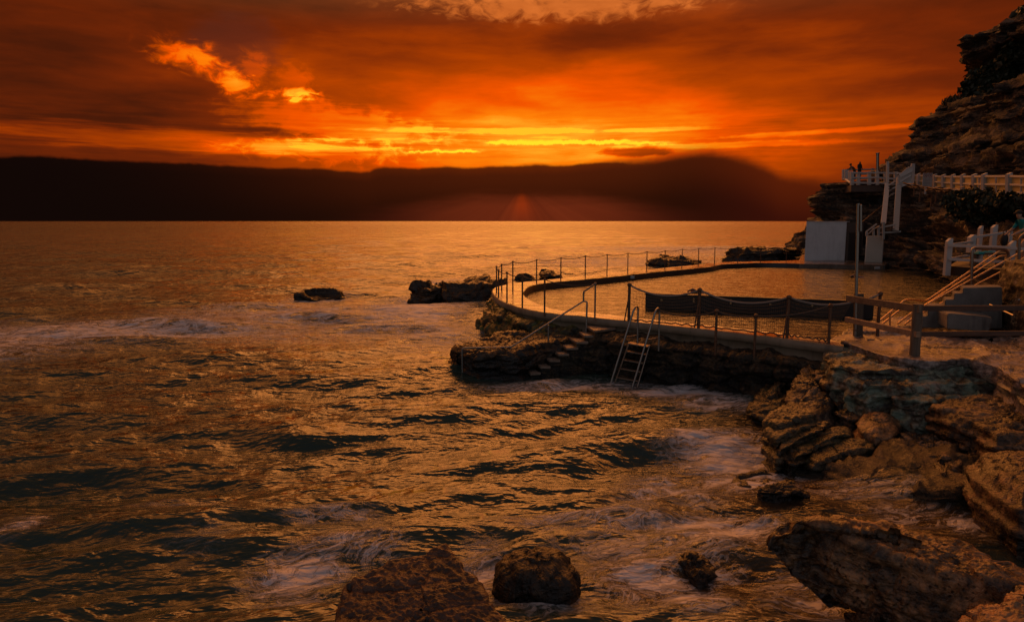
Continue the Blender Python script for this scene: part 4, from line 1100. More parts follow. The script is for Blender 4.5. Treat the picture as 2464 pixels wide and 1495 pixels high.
# ------------------------------------------------------------------ white deck with bench at the right
DKZ = 2.95
def white_deck():
    poly = [PD(Z4(560, 1280), 22.2), PD(Z4(1400, 1240), 21.0), PD(Z4(2600, 1250), 19.5), PD(Z4(3600, 1200), 21), PD(Z4(2700, 1000), 28), PD(Z4(900, 1000), 27)]
    n = len(poly); m = MB()
    m.add([(p.x, p.y, DKZ) for p in poly] + [(p.x, p.y, DKZ - .3) for p in poly], [tuple(range(n)), tuple(range(2 * n - 1, n - 1, -1))] + [(i, i + n, (i + 1) % n + n, (i + 1) % n) for i in range(n)])
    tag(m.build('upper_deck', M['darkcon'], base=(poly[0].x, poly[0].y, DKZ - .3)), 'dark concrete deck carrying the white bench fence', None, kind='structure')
    root = empty('white_bench_fence', tuple(PD(Z4(520, 1280), 22.0)), 'white timber fence with broad slant topped posts around the bench', 'fence')
    def post(x0, x1, yt, yb, D, dep=.14, nm='post'):
        a = P(*Z4((x0 + x1) / 2, yb), D=D); t = P(*Z4((x0 + x1) / 2, yt), D=D); w = (x1 - x0) * .16723 / 1.6623 / F * D
        m = MB(); hw, hd = w / 2, dep / 2; zt0, zt1 = t.z - .10, t.z
        vs = [(-hw, -hd, a.z), (hw, -hd, a.z), (hw, hd, a.z), (-hw, hd, a.z), (-hw, -hd, zt0), (hw * .2, -hd, zt1), (hw, -hd, zt1), (hw, hd, zt1), (hw * .2, hd, zt1), (-hw, hd, zt0)]
        vs = [(x + a.x, y + a.y, z) for x, y, z in vs]
        m.add(vs, [(0, 3, 2, 1), (0, 1, 6, 5, 4), (2, 3, 9, 8, 7), (1, 2, 7, 6), (3, 0, 4, 9), (4, 5, 8, 9), (5, 6, 7, 8)]); m.build(nm, M['white'], root)
    post(447, 572, 610, 1500, 22.0); post(1017, 1150, 525, 980, 24.0, .2); post(1232, 1308, 312, 1050, 26.0); post(1537, 1652, 288, 1050, 25.2); post(1965, 2098, 672, 1250, 20.6, .12); post(1975, 2050, 440, 700, 24.5)
    def rail(a, b, Da, Db, h): 
        m = MB(); m.beam(P(*Z4(*a), D=Da), P(*Z4(*b), D=Db), .05, h); m.build('rail', M['white'], root)
    rail((560, 785), (1990, 832), 21.9, 20.5, .082); rail((1990, 832), (2700, 905), 20.5, 20.0, .085); rail((570, 1112), (2180, 1188), 21.9, 20.5, .085)
    rail((585, 775), (1150, 690), 22.1, 23.9, .08); rail((600, 1105), (1085, 1015), 22.1, 23.9, .08); rail((1165, 590), (2080, 448), 24.1, 24.4, .075)
    # bench
    b = empty('bench', tuple(P(*Z4(1300, 1180), D=22.4)), 'dark slatted bench behind the white rails, towel on it', 'bench')
    m = MB(); m.beam(P(*Z4(960, 972), D=22.8), P(*Z4(2010, 985), D=21.8), .45, .07); m.build('seat', M['darkwood'], b)
    for x in (1180, 1290, 1800):
        m = MB(); q = P(*Z4(x, 1000), D=22.4 - (x - 1200) * .0008); m.beam(q, Vector((q.x, q.y, DKZ)), .08, .3, up=(0, 1, 0)); m.build('leg', M['whitew'] if x == 1290 else M['darkwood'], b)
    m = MB(); c = P(*Z4(1440, 945), D=22.3)
    nx_, ny_ = 26, 12; S = np.zeros((ny_, nx_, 3))
    for j in range(ny_):
        for i in range(nx_):
            a_, b_ = i / (nx_ - 1) * 2 - 1, j / (ny_ - 1) * 2 - 1
            r_ = max(0, 1 - (a_ * a_) ** 2) * max(0, 1 - (b_ * b_) ** 2)
            S[j, i] = (c.x + a_ * .32, c.y + b_ * .16, c.z - .02 + .11 * r_ ** .6 * (.75 + .5 * pn(a_ * 2.2, b_ * 2.2, .4)) - .03)
    tag(grid_obj('towel', S, M['teal'], base=tuple(c)), 'crumpled teal towel lying on the dark bench', 'towel')
    # black bag under the rail near the person
    c = P(*Z4(1900, 560), D=23.6); m = MB()
    for k in range(1): m.ball((c.x, c.y, c.z - .12), .2, 14, 10, (.55, .7, 1.15))
    o = m.build('bag', M['black'], base=(c.x, c.y, c.z - .35)); tag(o, 'black bag hanging on the sloping white rail', 'bag')
    MB().tube([(c.x - .05, c.y, c.z + .08), (c.x - .04, c.y, c.z + .2), (c.x + .05, c.y, c.z + .2), (c.x + .06, c.y, c.z + .08)], .012, 6).build('strap', M['black'], o)
white_deck()

# ------------------------------------------------------------------ white hut and corrugated gate at the pool's far end
def hut():
    a = PZ(Z2(1378, 200), ZD); b = PZ(Z2(1760, 203), ZD); top = P(*Z3(0, 1030), D=a.y).z
    w = b.x - a.x; y = a.y
    root = empty('white_hut', (a.x + w / 2, y, ZD), 'flat roofed white hut at the far corner of the pool', 'hut')
    def blockp(x0, x1_, y0, y1, z0, z1, mat, nm, par, bv=.02):
        m = MB(); k = lambda x, yy: x * yy / y0
        vs = [(x0, y0, z0), (x1_, y0, z0), (k(x1_, y1) + .3, y1, z0), (k(x0, y1) + .05, y1, z0)]; vs += [(p[0], p[1], z1) for p in vs]
        bm = bmesh.new(); q = [bm.verts.new(v) for v in vs]
        for f in ((3, 2, 1, 0), (4, 5, 6, 7), (0, 1, 5, 4), (1, 2, 6, 5), (2, 3, 7, 6), (3, 0, 4, 7)): bm.faces.new([q[t] for t in f])
        bmesh.ops.bevel(bm, geom=bm.edges[:], offset=bv, segments=2, affect='EDGES'); bm.verts.index_update()
        m.add([tuple(v.co) for v in bm.verts], [[v.index for v in f.verts] for f in bm.faces]); bm.free(); return m.build(nm, mat, par)
    blockp(a.x, b.x, y, y + 3, ZD - .1, top, M['hutwall'], 'white_wall', root)
    x1 = P(*Z3(480, 1100), D=y).x
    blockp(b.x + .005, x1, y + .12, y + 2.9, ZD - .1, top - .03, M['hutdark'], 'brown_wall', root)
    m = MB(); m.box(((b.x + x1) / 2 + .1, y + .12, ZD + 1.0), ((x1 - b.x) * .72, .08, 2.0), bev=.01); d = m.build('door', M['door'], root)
    m = MB(); m.box(((b.x + x1) / 2 + .1, y + .11, ZD + 2.08), ((x1 - b.x) * .8, .12, .12), bev=.01); m.build('frame', M['hutdark'], d)
    blockp(a.x - .03, b.x + .03, y - .04, y + 3.0, top + .002, top + .05, M['hutwall'], 'roof_edge', root, .012)
    # corrugated sheet beside it
    g0 = PZ(Z2(1912, 215), ZD); g1 = PZ(Z2(2062, 220), ZD); zt = P(*Z3(575, 1195), D=g0.y).z; n = 90
    S = np.zeros((2, n, 3))
    for i in range(n):
        s = i / (n - 1); p = g0.lerp(g1, s); wv = .035 * math.cos(s * 2 * math.pi * 16)
        S[0, i] = (p.x, p.y - .1 + wv, ZD); S[1, i] = (p.x, p.y - .1 + wv, zt)
    S2 = S.copy(); S2[..., 1] += .012
    SS = np.concatenate([S, S2[::-1], S[:1]])
    gate = grid_obj('corrugated_gate', SS, M['panel'], base=tuple(g0)); tag(gate, 'pale corrugated sheet gate with rust at its foot, right of the white hut', 'gate')
    m = MB(); m.beam((g1.x + .02, g1.y - .02, ZD), (g1.x + .02, g1.y - .02, zt + .05), .08, .08, up=(0, 1, 0)); m.build('post', M['whitew'], gate)
hut()
# concrete apron in front of the hut
ap = [PZ(q, ZD) for q in [Z2(1330, 232), Z2(2085, 243), Z2(2120, 225), (2140, 610), (1930, 612), Z2(1330, 196)]]
n_ = len(ap); m = MB(); m.add([(p.x, p.y, ZD - .012) for p in ap] + [(p.x, p.y, .4) for p in ap], [tuple(range(n_)), tuple(range(2 * n_ - 1, n_ - 1, -1))] + [(i, i + n_, (i + 1) % n_ + n_, (i + 1) % n_) for i in range(n_)])
tag(m.build('apron_pavement', M['deck'], base=tuple(ap[0])), 'concrete pavement in front of the white hut', None, kind='structure')

# ------------------------------------------------------------------ stairs up to the lookout
def cliff_stairs():
    root = empty('cliff_stairs', tuple(P(*Z3(780, 1150), D=47.5)), 'steep white railed timber stairs from the hut up to the lookout', 'stairs')
    Q = lambda z, D: P(*z, D=D)
    def beam(nm, a, b, w, h, mat=M['white'], up=(0, 0, 1), par=root):
        m = MB(); m.beam(a, b, w, h, up=up); return m.build(nm, mat, par)
    # stringers
    beam('stringer', Q(Z3(712, 1045), 47.4), Q(Z3(760, 560), 52.6), .10, .32, up=(1, 0, 0))
    beam('stringer', Q(Z3(862, 1135), 47.0), Q(Z3(905, 490), 52.4), .12, .36, M['whitew'], up=(1, 0, 0))
    # treads
    for k in range(15):
        s = k / 14; a = Q(Z3(730, 1045), 47.5).lerp(Q(Z3(775, 560), 52.5), s); b = Q(Z3(850, 1130), 47.1).lerp(Q(Z3(895, 500), 52.3), s)
        z = (a.z + b.z) / 2 - .15; a.z = b.z = z
        beam('tread', a, b, .28, .05, M['darkwood'])
    # newel posts and handrails
    beam('post', Q(Z7(1195, 820), 52.7), Q(Z7(1200, 272), 52.7), .16, .16, up=(0, 1, 0))
    for a, b in (((1215, 850), (1375, 745)), ((1215, 985), (1440, 855)), ((1210, 1112), (1430, 985))):
        beam('rail', Q(Z7(*a), 52.2), Q(Z7(*b), 51.7), .07, .11)
    # picketed balustrade rising to the gatepost
    beam('gate_post', Q(Z7(1780, 840), 51.2), Q(Z7(1805, 322), 51.2), .22, .2, up=(0, 1, 0))
    beam('rail', Q(Z7(1490, 620), 51.5), Q(Z7(1800, 470), 51.1), .08, .26); beam('rail', Q(Z7(1500, 760), 51.5), Q(Z7(1760, 600), 51.1), .08, .12)
    beam('rail', Q(Z7(1520, 870), 51.5), Q(Z7(1760, 770), 51.1), .08, .12)
    for k, (x, t) in enumerate([(1490, 580), (1530, 545), (1570, 508), (1612, 470), (1656, 432), (1703, 404), (1750, 380)]):
        a = Q(Z7(x - 4, 840), 51.55 - k * .06); b = Q(Z7(x, t), 51.55 - k * .06); m = MB(); hw = .10
        m.add([(a.x - hw, a.y, a.z), (a.x + hw, a.y, a.z), (b.x + hw, b.y, b.z - .14), (b.x, b.y, b.z + .04), (b.x - hw, b.y, b.z - .14)] + [(a.x - hw, a.y + .04, a.z), (a.x + hw, a.y + .04, a.z), (b.x + hw, b.y + .04, b.z - .14), (b.x, b.y + .04, b.z + .04), (b.x - hw, b.y + .04, b.z - .14)],
              [(0, 1, 2, 3, 4), (9, 8, 7, 6, 5)] + [(i, i + 5, (i + 1) % 5 + 5, (i + 1) % 5) for i in range(5)])
        m.build('picket', M['white'], root)
    # lower landing rails
    r2 = empty('landing_rail', tuple(Q(Z3(600, 1200), 47)), 'small white landing rails above the corrugated gate', 'railing')
    for a, b, h in (((500, 1150), (632, 1052), .1), ((520, 1185), (600, 1110), .1), ((665, 1100), (865, 1058), .1), ((668, 1162), (928, 1146), .11), ((615, 1105), (665, 1080), .09)):
        beam('rail', Q(Z3(*a), 47.6), Q(Z3(*b), 47.0), .06, h, M['whitew'], par=r2)
    for x, a, b in ((507, 1148, 1200), (592, 1085, 1200), (652, 1080, 1200), (712, 1030, 1240)):
        beam('post', Q(Z3(x, b), 47.4), Q(Z3(x, a), 47.4), .13, .13, M['whitew'], up=(0, 1, 0), par=r2)
    m = MB(); m.tube([Q(Z3(452, 1032), 49.5), Q(Z3(742, 800), 52.)], .05, 8); tag(m.build('pipe_rail', M['rustpost'], base=tuple(Q(Z3(452, 1032), 49.5))), 'rusty pipe rail slanting up the rock behind the steel pole', 'pipe')
cliff_stairs()

# ------------------------------------------------------------------ lookout terrace
LKD = 54.0
def lookout():
    Q = lambda x, y, D=LKD: P(*Z7(x, y), D=D)
    # terrace slab
    e = [Q(140, 830, 60), Q(150, 830, 57), Q(330, 850), Q(750, 850), Q(1150, 860), Q(1420, 870, 53.4)]
    z1 = Q(750, 838).z; top = [Vector((p.x, p.y, z1)) for p in e] + [Vector((36, 58, z1)), Vector((40, 70, z1)), Vector((34.0, 69.5, z1))]
    n = len(top); m = MB(); m.add([tuple(p) for p in top] + [(p.x, p.y, p.z - .5) for p in top], [tuple(range(n)), tuple(range(2 * n - 1, n - 1, -1))] + [(i, i + n, (i + 1) % n + n, (i + 1) % n) for i in range(n)])
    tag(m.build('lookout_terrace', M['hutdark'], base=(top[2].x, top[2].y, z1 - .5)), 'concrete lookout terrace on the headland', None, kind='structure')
    z2 = P(*Z7(500, 712), D=66).z
    m = MB(); m.box((39.8, 67.5, (z2 + z1) / 2 - .3), (12.4, 4.4, z2 - z1 + .6)); tag(m.build('lookout_step_slab', M['hutdark'], base=(33, 67.5, z1)), 'raised concrete back of the lookout', None, kind='structure')
    root = empty('lookout_fence', tuple(Q(750, 838)), 'white post and rail fence along the front of the lookout', 'fence')
    bm_ = lambda nm, a, b, w, h, upv=(0, 0, 1), r=root, mt=None: (lambda m: (m.beam(a, b, w, h, up=upv), m.build(nm, mt or M['white'], r)))(MB())
    def post(x, t, b, D=LKD, w=.2, r=root):
        bm_('post', Q(x, b, D), Q(x, t, D), w, .2, (0, 1, 0), r)
    for x, t, b in ((345, 518, 838), (495, 530, 836), (755, 512, 836), (945, 500, 840), (1150, 548, 852), (1395, 518, 862)): post(x, t, b, w=.24 if x < 1300 else .26)
    post(163, 462, 705, 58.5, .34); post(212, 478, 720, 57.5, .3); post(295, 508, 730, 56.0, .2)
    for ya, yb, yc in ((542, 540, 552), (660, 655, 690), (778, 790, 822)):
        bm_('rail', Q(345, ya, LKD - .12), Q(945, yb, LKD - .12), .06, .13); bm_('rail', Q(945, yb, LKD - .12), Q(1400, yc, LKD - .12), .06, .13)
    bm_('rail', Q(1400, 552, LKD - .12), Q(1570, 558, LKD - .6), .06, .13); bm_('rail', Q(1400, 690), Q(1500, 700, 53.6), .06, .13)
    m = MB(); m.tube([Q(140, 700, 59), Q(165, 688, 58.4), Q(205, 702, 57.4), Q(260, 750, 56), Q(320, 780, 54.6)], .1, 6); m.build('curved_rail', M['white'], root)
    rb = empty('back_fence', tuple(Q(500, 700, 69)), 'dark post and rail fence at the back of the lookout against the sunset', 'fence')
    for a, b in (((165, 478), (820, 462)), ((820, 462), (1175, 445)), ((260, 585), (840, 570)), ((250, 700), (850, 672))):
        bm_('rail', Q(*a, 69), Q(*b, 69), .06, .14, r=rb, mt=M['whitew'])
    for x, t, b in ((830, 432, 690), (1000, 428, 690), (1150, 422, 690), (180, 470, 720)):
        bm_('post', Q(x, b, 69), Q(x, t, 69), .2, .24, (0, 1, 0), rb, M['whitew'])
    m = MB(); b = Q(955, 700, LKD + .25); m.tube([b, Q(960, 72, LKD + .25)], .11, 10); m.tube([Q(960, 90, LKD + .25), Q(960, 65, LKD + .25)], .15, 10)
    tag(m.build('lookout_pole', M['steel'], base=tuple(b)), 'thin bare pole standing above the lookout fence', 'pole')
    c = Q(950, 690, 62); root2 = empty('bin_cabinet', tuple(c), 'dark box with a flat overhanging top on the lookout', 'cabinet')
    zt = Q(950, 530, 62).z
    m = MB(); m.box((c.x, c.y, (c.z + zt) / 2), (Q(1030, 0, 62).x - Q(870, 0, 62).x, 1.2, zt - c.z), bev=.03); m.build('body', M['dark'], root2)
    m = MB(); m.box((c.x + .15, c.y, zt + .1), (Q(1095, 0, 62).x - Q(860, 0, 62).x, 1.4, .12), bev=.03); m.build('lid', M['dark'], root2)
lookout()

# ------------------------------------------------------------------ white walkway fence with yellow panels
def walkway_fence():
    T = [(1062, 436, 585, 54.3), (1140, 434, 610, 53.6), (1340, 440, 626, 51.0), (1447, 445, 640, 48.6), (1562, 443, 652, 46.2), (1682, 440, 666, 43.4), (1822, 436, 680, 40.3), (1945, 430, 690, 37.6), (2245, 426, 700, 34.0), (2560, 432, 715, 31.0), (2900, 440, 730, 28.5)]
    root = empty('walkway_fence', tuple(P(*Z3(1682, 666), D=43.4)), 'white framed fence with yellow panels along the cliff walkway', 'fence')
    B_, Tp = [], []
    for x, t, b, D in T:
        a = P(*Z3(x, b), D=D); c = P(*Z3(x, t), D=D); B_.append(a); Tp.append(c)
        m = MB(); w = .23; m.add([(a.x - w / 2, a.y - .1, a.z), (a.x + w / 2, a.y - .1, a.z), (c.x + w / 2, a.y - .1, c.z), (c.x - w / 2, a.y - .1, c.z - .09), (a.x - w / 2, a.y + .1, a.z), (a.x + w / 2, a.y + .1, a.z), (c.x + w / 2, a.y + .1, c.z), (c.x - w / 2, a.y + .1, c.z - .09)],
                         [(0, 1, 2, 3), (7, 6, 5, 4), (0, 4, 5, 1), (1, 5, 6, 2), (2, 6, 7, 3), (3, 7, 4, 0)]); m.build('post', M['white'], root)
    for i in range(len(T) - 1):
        a0, a1, c0, c1 = B_[i], B_[i + 1], Tp[i], Tp[i + 1]
        for s0 in (.12, .47, .84):
            p, q = a0.lerp(c0, s0), a1.lerp(c1, s0); m = MB(); m.beam(p + Vector((0, .03, 0)), q + Vector((0, .03, 0)), .06, .10); m.build('rail', M['white'], root)
        n = Vector((0.14, .14, 0)); m = MB()
        v = [a0.lerp(c0, .14) + n, a1.lerp(c1, .14) + n, a1.lerp(c1, .82) + n, a0.lerp(c0, .82) + n]
        k = Vector((.03, .03, 0)); m.add([tuple(p) for p in v] + [tuple(p + k) for p in v], [(0, 1, 2, 3), (7, 6, 5, 4), (0, 4, 5, 1), (1, 5, 6, 2), (2, 6, 7, 3), (3, 7, 4, 0)]); m.build('panel', M['yellow'], root)
        if i >= 6:
            p = a0.lerp(a1, .5); q = c0.lerp(c1, .5); m = MB(); m.beam(p.lerp(q, .1), p.lerp(q, .85), .08, .05, up=(0, 1, 0)); m.build('mullion', M['white'], root)
    # path behind the fence
    L = [Vector((p.x, p.y, p.z + .05)) for p in B_]; R = [p + Vector((7, 5, 0)) for p in L]; n = len(L)
    m = MB(); m.add([tuple(p) for p in L + R], [(i, i + 1, n + i + 1, n + i) for i in range(n - 1)])
    m.add([tuple(p - Vector((0, 0, .3))) for p in L] + [tuple(p) for p in L], [(i, i + 1, n + i + 1, n + i) for i in range(n - 1)])
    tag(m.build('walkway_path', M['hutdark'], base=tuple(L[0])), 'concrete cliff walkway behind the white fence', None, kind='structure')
    # notice board
    D = 50.6; a, b, c, d = [P(*Z3(*q), D=D) for q in ((1190, 433), (1310, 433), (1310, 600), (1190, 600))]
    ctr = (a + c) / 2; root2 = empty('notice_board', (ctr.x, ctr.y, P(*Z3(1245, 700), D=D).z), 'grey prohibition notice board with two red ring symbols on the white fence', 'sign')
    w, h = (b - a).length, (a - d).length
    m = MB(); m.box(tuple(ctr), (w, .04, h), bev=.01); bd = m.build('board', M['sign'], root2)
    m = MB(); m.beam((ctr.x - .05, ctr.y + .06, P(*Z3(1245, 700), D=D).z), (ctr.x - .05, ctr.y + .06, ctr.z + h * .3), .12, .08, up=(0, 1, 0)); m.build('post', M['white'], root2)
    fy = ctr.y - .024
    for sx in (-.24, .24):
        cx, cz, r = ctr.x + sx * w, ctr.z + h * .33, w * .19
        m = MB(); m.tube([(cx + r * math.cos(t), fy, cz + r * math.sin(t)) for t in np.linspace(0, 2 * math.pi, 33)], r * .12, 4)
        m.beam((cx - r * .7, fy - .004, cz + r * .7), (cx + r * .7, fy - .004, cz - r * .7), .008, r * .2); m.build('prohibition_ring', M['red'], root2)
        m = MB()
        if sx < 0:      # a dog
            m.box((cx, fy + .002, cz), (r * .8, .006, r * .28)); m.box((cx + r * .45, fy + .002, cz + r * .22), (r * .3, .006, r * .26))
            for k in (-.32, .3): m.box((cx + k * r, fy + .002, cz - r * .3), (r * .12, .006, r * .4))
        else:           # a rider
            m.box((cx, fy + .002, cz + r * .1), (r * .24, .006, r * .5)); m.ball((cx, fy, cz + r * .45), r * .14, 8, 6, (1, .1, 1)); m.box((cx, fy + .002, cz - r * .3), (r * .9, .006, r * .1))
        m.build('pictogram', M['ink'], root2)
    m = MB(); rs = random.Random(4)
    for k, (y, f, hh) in enumerate(((.12, .9, .016), (.06, .8, .01), (.0, .85, .022), (-.05, .9, .01), (-.10, .9, .01), (-.16, .7, .01), (-.22, .86, .022), (-.28, .8, .01), (-.33, .84, .01), (-.38, .5, .01), (-.43, .6, .016))):
        x = ctr.x - w * .44; end = x + w * .9 * f
        while x < end:
            l = rs.uniform(.05, .15) * w; m.box((x + l / 2, fy + .002, ctr.z + y * h), (l, .006, hh * h)); x += l + .02 * w
    m.build('small_print', M['ink'], root2)
walkway_fence()
def rusty_fence():
    Q = lambda x, y, D: P(*Z3(x, y), D=D)
    root = empty('rusty_bent_fence', tuple(Q(1455, 765, 44)), 'row of bent rusty fence posts with wire on the rock below the white fence', 'fence')
    L = [([(955, 550), (1030, 578), (1080, 602), (1090, 650)], 49.0), ([(1080, 560), (1150, 605), (1168, 650), (1160, 715)], 47.6), ([(1270, 605), (1340, 640), (1358, 665), (1355, 720)], 46.0), ([(1345, 615), (1430, 650), (1456, 690), (1456, 770)], 44.6),
         ([(1510, 625), (1575, 665), (1587, 695), (1586, 755)], 43.0), ([(1768, 578), (1800, 610), (1813, 640), (1811, 690)], 40.2), ([(1230, 645), (1285, 680), (1302, 705), (1300, 770)], 46.0)]
    for pts, D in L:
        m = MB(); m.tube([Q(*p, D) for p in pts] + [Q(*pts[-1], D) - Vector((0, 0, .4))], .055, 6); m.build('post', M['rustpost'], root)
    for i, j in ((1, 2), (3, 4), (4, 5), (0, 1), (2, 3)):
        for k in (0, 1):
            a, b = Q(*L[i][0][k], L[i][1]), Q(*L[j][0][k], L[j][1]); MB().tube(sag(a, b, .05), .02, 4).build('wire', M['rustpost'], root)
    r2 = empty('cliff_handrail', tuple(Q(1550, 400, 52)), 'thin timber handrail climbing across the foot of the upper cliff', 'handrail')
    for a, b, D0, D1 in (((1085, 412), (1225, 390), 57, 55.5), ((1300, 382), (1552, 345), 55, 52), ((1715, 372), (2080, 322), 50, 46)):
        MB().tube([Q(*a, D0), Q(*b, D1)], .055, 6).build('rail', M['timber'], r2)
    for x, t, b, D in ((1225, 390, 430, 55.5), (1310, 380, 430, 55), (1545, 345, 430, 52), (1910, 345, 405, 48), (2040, 328, 400, 46.5)):
        MB().tube([Q(x, b, D), Q(x, t, D)], .05, 6).build('post', M['timber'], r2)
    r3 = empty('clifftop_fence', tuple(P(*Z8(985, 190), D=59)), 'dark clifftop posts with slack wire against the sky, top right', 'fence')
    tp = []
    for x, t, b in ((985, 88, 230), (1036, 55, 220), (1110, 30, 190)):
        a, c = P(*Z8(x, b), D=59), P(*Z8(x, t), D=59); m = MB(); m.beam(a, c, .42, .4, up=(0, 1, 0), bev=.05); m.build('post', M['darkwood'], r3); tp.append((a, c))
    for (a, c), (a2, c2) in zip(tp, tp[1:]):
        for s in (.95, .55): MB().tube(sag(a.lerp(c, s), a2.lerp(c2, s), .12), .06, 5).build('wire', M['rope'], r3)
rusty_fence()

# small depth plates on the far inner wall of the pool
for (q, lb) in ((Z1(1737, 350), 'small pale plate on the inner pool wall below the back railing'), (Z2(2030, 268), 'small pale plate on the inner pool wall below the corrugated gate')):
    c = P(*q, z=1.38); m = MB(); m.box((c.x - .06, c.y - .08, c.z), (.34, .05, .16), bev=.01)
    tag(m.build('depth_plate', M['sign'], base=tuple(c)), lb, 'plate')
# ------------------------------------------------------------------ rocks of the near shore
Z6 = lambda a, b: (1744.6 + a * .292, 872.3 + b * .292)
ZF = lambda a, b: (1624.3 + a * .3409, 1112.9 + b * .3409)
ZG = lambda a, b: (782 + a * .3968, 902.4 + b * .3968)
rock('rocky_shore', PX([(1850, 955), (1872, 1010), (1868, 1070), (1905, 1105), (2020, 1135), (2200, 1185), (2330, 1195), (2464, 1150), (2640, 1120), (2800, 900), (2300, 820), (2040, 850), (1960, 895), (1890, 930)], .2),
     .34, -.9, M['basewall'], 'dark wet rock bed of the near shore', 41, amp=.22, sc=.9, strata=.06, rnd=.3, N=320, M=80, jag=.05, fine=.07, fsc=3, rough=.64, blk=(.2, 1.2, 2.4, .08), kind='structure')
def zrock(name, pts, z, zt, zb, mat, label, seed, zf=Z6, **k):
    kk = dict(amp=.055, sc=1.8, strata=.05, rnd=.26, N=220, M=44, jag=.06, fine=.03, fsc=7, flare=.03, rough=.68, blk=(.10, 1.4, 4.6, .05), sfreq=8); kk.update(k)
    return rock(name, PX([zf(*p) for p in pts], z), zt, zb, mat, label, seed, **kk)
# algae stained ledges stepping down from the platform
rock('rock_ledge', PX([(1985, 846), (2005, 878), (2080, 893), (2172, 899), (2260, 895), (2345, 888), (2400, 896), (2430, 870), (2300, 845), (2100, 835), (2020, 815)], 1.33), 1.35, .3, M['algae'], 'pale green algae ledge directly under the edge of the rock platform', 51, amp=.06, sc=1.9, strata=.03, rnd=.10, N=260, M=50, jag=.025, fine=.03, fsc=5, rough=.64, blk=(.07, 1.3, 2.2, .06))
rock('rock_ledge', PX([(2040, 910), (2090, 922), (2180, 930), (2290, 925), (2395, 922), (2440, 900), (2300, 865), (2120, 865)], 1.16), 1.17, .2, M['algae'], 'second algae ledge, below the pale green one and above the small square stones', 52, amp=.06, sc=1.9, strata=.03, rnd=.10, N=260, M=50, jag=.025, fine=.03, fsc=5, rough=.64, blk=(.07, 1.3, 2.2, .06))
rock('rock_ledge', PX([(2150, 955), (2230, 966), (2330, 960), (2450, 952), (2560, 960), (2500, 890), (2300, 880)], .98), .98, .1, M['algae'], 'lowest green tinged ledge, above the long brown boulder', 53, amp=.06, sc=1.9, strata=.03, rnd=.10, N=260, M=50, jag=.025, fine=.03, fsc=5, rough=.64, blk=(.07, 1.3, 2.2, .06))
rock('rock_bank', PX([(2390, 880), (2400, 930), (2450, 965), (2560, 1000), (2800, 980), (2800, 840), (2500, 830)], 1.2), 1.45, .2, M['bank'], 'pale uneven rock bank at the right edge beside the platform', 54, amp=.16, sc=1.2, strata=.05, rnd=.4, N=200, M=44, tilt=(.02, .12), fine=.04, fsc=4, rough=.58)
# bedded ledge on the left
zrock('layered_rock', [(215, 380), (240, 310), (330, 230), (400, 180), (480, 170), (545, 210), (520, 300), (450, 400), (330, 405)], .3, .5, -.5, M['ledge'], 'striped dark ledge in the foam, leftmost of the near shore', 61, strata=.09, amp=.09, tilt=(.1, .05), dome=.25)
zrock('flat_boulder', [(498, 285), (560, 200), (690, 150), (800, 195), (890, 260), (905, 340), (860, 410), (770, 440), (640, 425), (545, 360)], .6, .86, -.2, M['barnacle'], 'large rounded barnacled boulder topped by small square stones', 62, tilt=(-.02, .18), dome=.2, amp=.09, rnd=.6)
zrock('flat_boulder', [(890, 300), (980, 260), (1130, 270), (1260, 330), (1275, 400), (1180, 450), (1050, 480), (930, 440), (895, 370)], .5, .62, -.2, M['barnacle'], 'low pitted rock between the barnacled boulder and the round one', 63, amp=.10, tilt=(0, .1))
for i, (q, z, lb) in enumerate([([(685, 60), (720, 38), (790, 45), (770, 110), (700, 110)], 1.0, 'small rounded stone, topmost of the row under the mossy ledge'), ([(742, 90), (770, 62), (930, 90), (940, 130), (800, 148), (745, 140)], .98, 'long square stone, second in the row under the mossy ledge'),
                                ([(788, 150), (830, 125), (935, 150), (920, 200), (840, 212), (790, 190)], .92, 'squared brown stone, third in the row above the barnacled boulder'), ([(870, 190), (910, 150), (985, 165), (995, 230), (920, 250), (875, 230)], .86, 'squared dark stone, lowest of the row above the barnacled boulder'),
                                ([(1128, 250), (1160, 205), (1250, 215), (1255, 280), (1190, 305), (1130, 285)], .78, 'lone squared stone under the second algae ledge')]):
    zrock('square_stone', q, z - .08, z, z - .38, M['darkboulder'], lb, 70 + i, amp=.03, sc=4, strata=.0, rnd=.35, N=80, M=16, jag=.05, fine=.012, group='squared stones under the algae ledges', flare=0)
for i, (q, z, lb) in enumerate([([(340, 450), (380, 400), (500, 360), (640, 370), (735, 430), (640, 450), (450, 478)], .72, 'slanting ledge slab, topmost of the fan of slabs at the water'), ([(345, 530), (420, 480), (600, 455), (745, 495), (640, 530), (430, 588)], .60, 'slanting ledge slab, second from the top of the fan'),
                                ([(415, 640), (500, 590), (700, 530), (850, 520), (820, 570), (600, 625), (440, 680)], .50, 'slanting ledge slab, middle of the fan of slabs at the water'), ([(435, 700), (560, 650), (800, 580), (1000, 560), (1010, 610), (820, 660), (560, 745)], .41, 'longest slanting ledge slab, second from the bottom of the fan'),
                                ([(665, 750), (760, 700), (960, 650), (1195, 660), (1190, 700), (980, 735), (740, 785)], .33, 'slanting ledge slab, lowest of the fan of slabs at the water')]):
    zrock('ledge_slab', q, z, z, z - .62, M['ledge'], lb, 80 + i, amp=.04, sc=2.5, strata=.06, rnd=.5, tilt=(.12, .03), jag=.05, group='fan of slanting ledge slabs', sfreq=9, blk=(.03, 1.5, 4, .02), fine=.025)
zrock('round_boulder', [(1060, 540), (1110, 460), (1200, 420), (1330, 425), (1450, 480), (1470, 560), (1400, 620), (1240, 640), (1120, 610)], .45, .68, -.2, M['boulder'], 'rounded orange brown boulder, middle of the near shore', 91, rnd=1.2, dome=.45, amp=.06, flare=.1, blk=None, fine=.012, pit=.02)
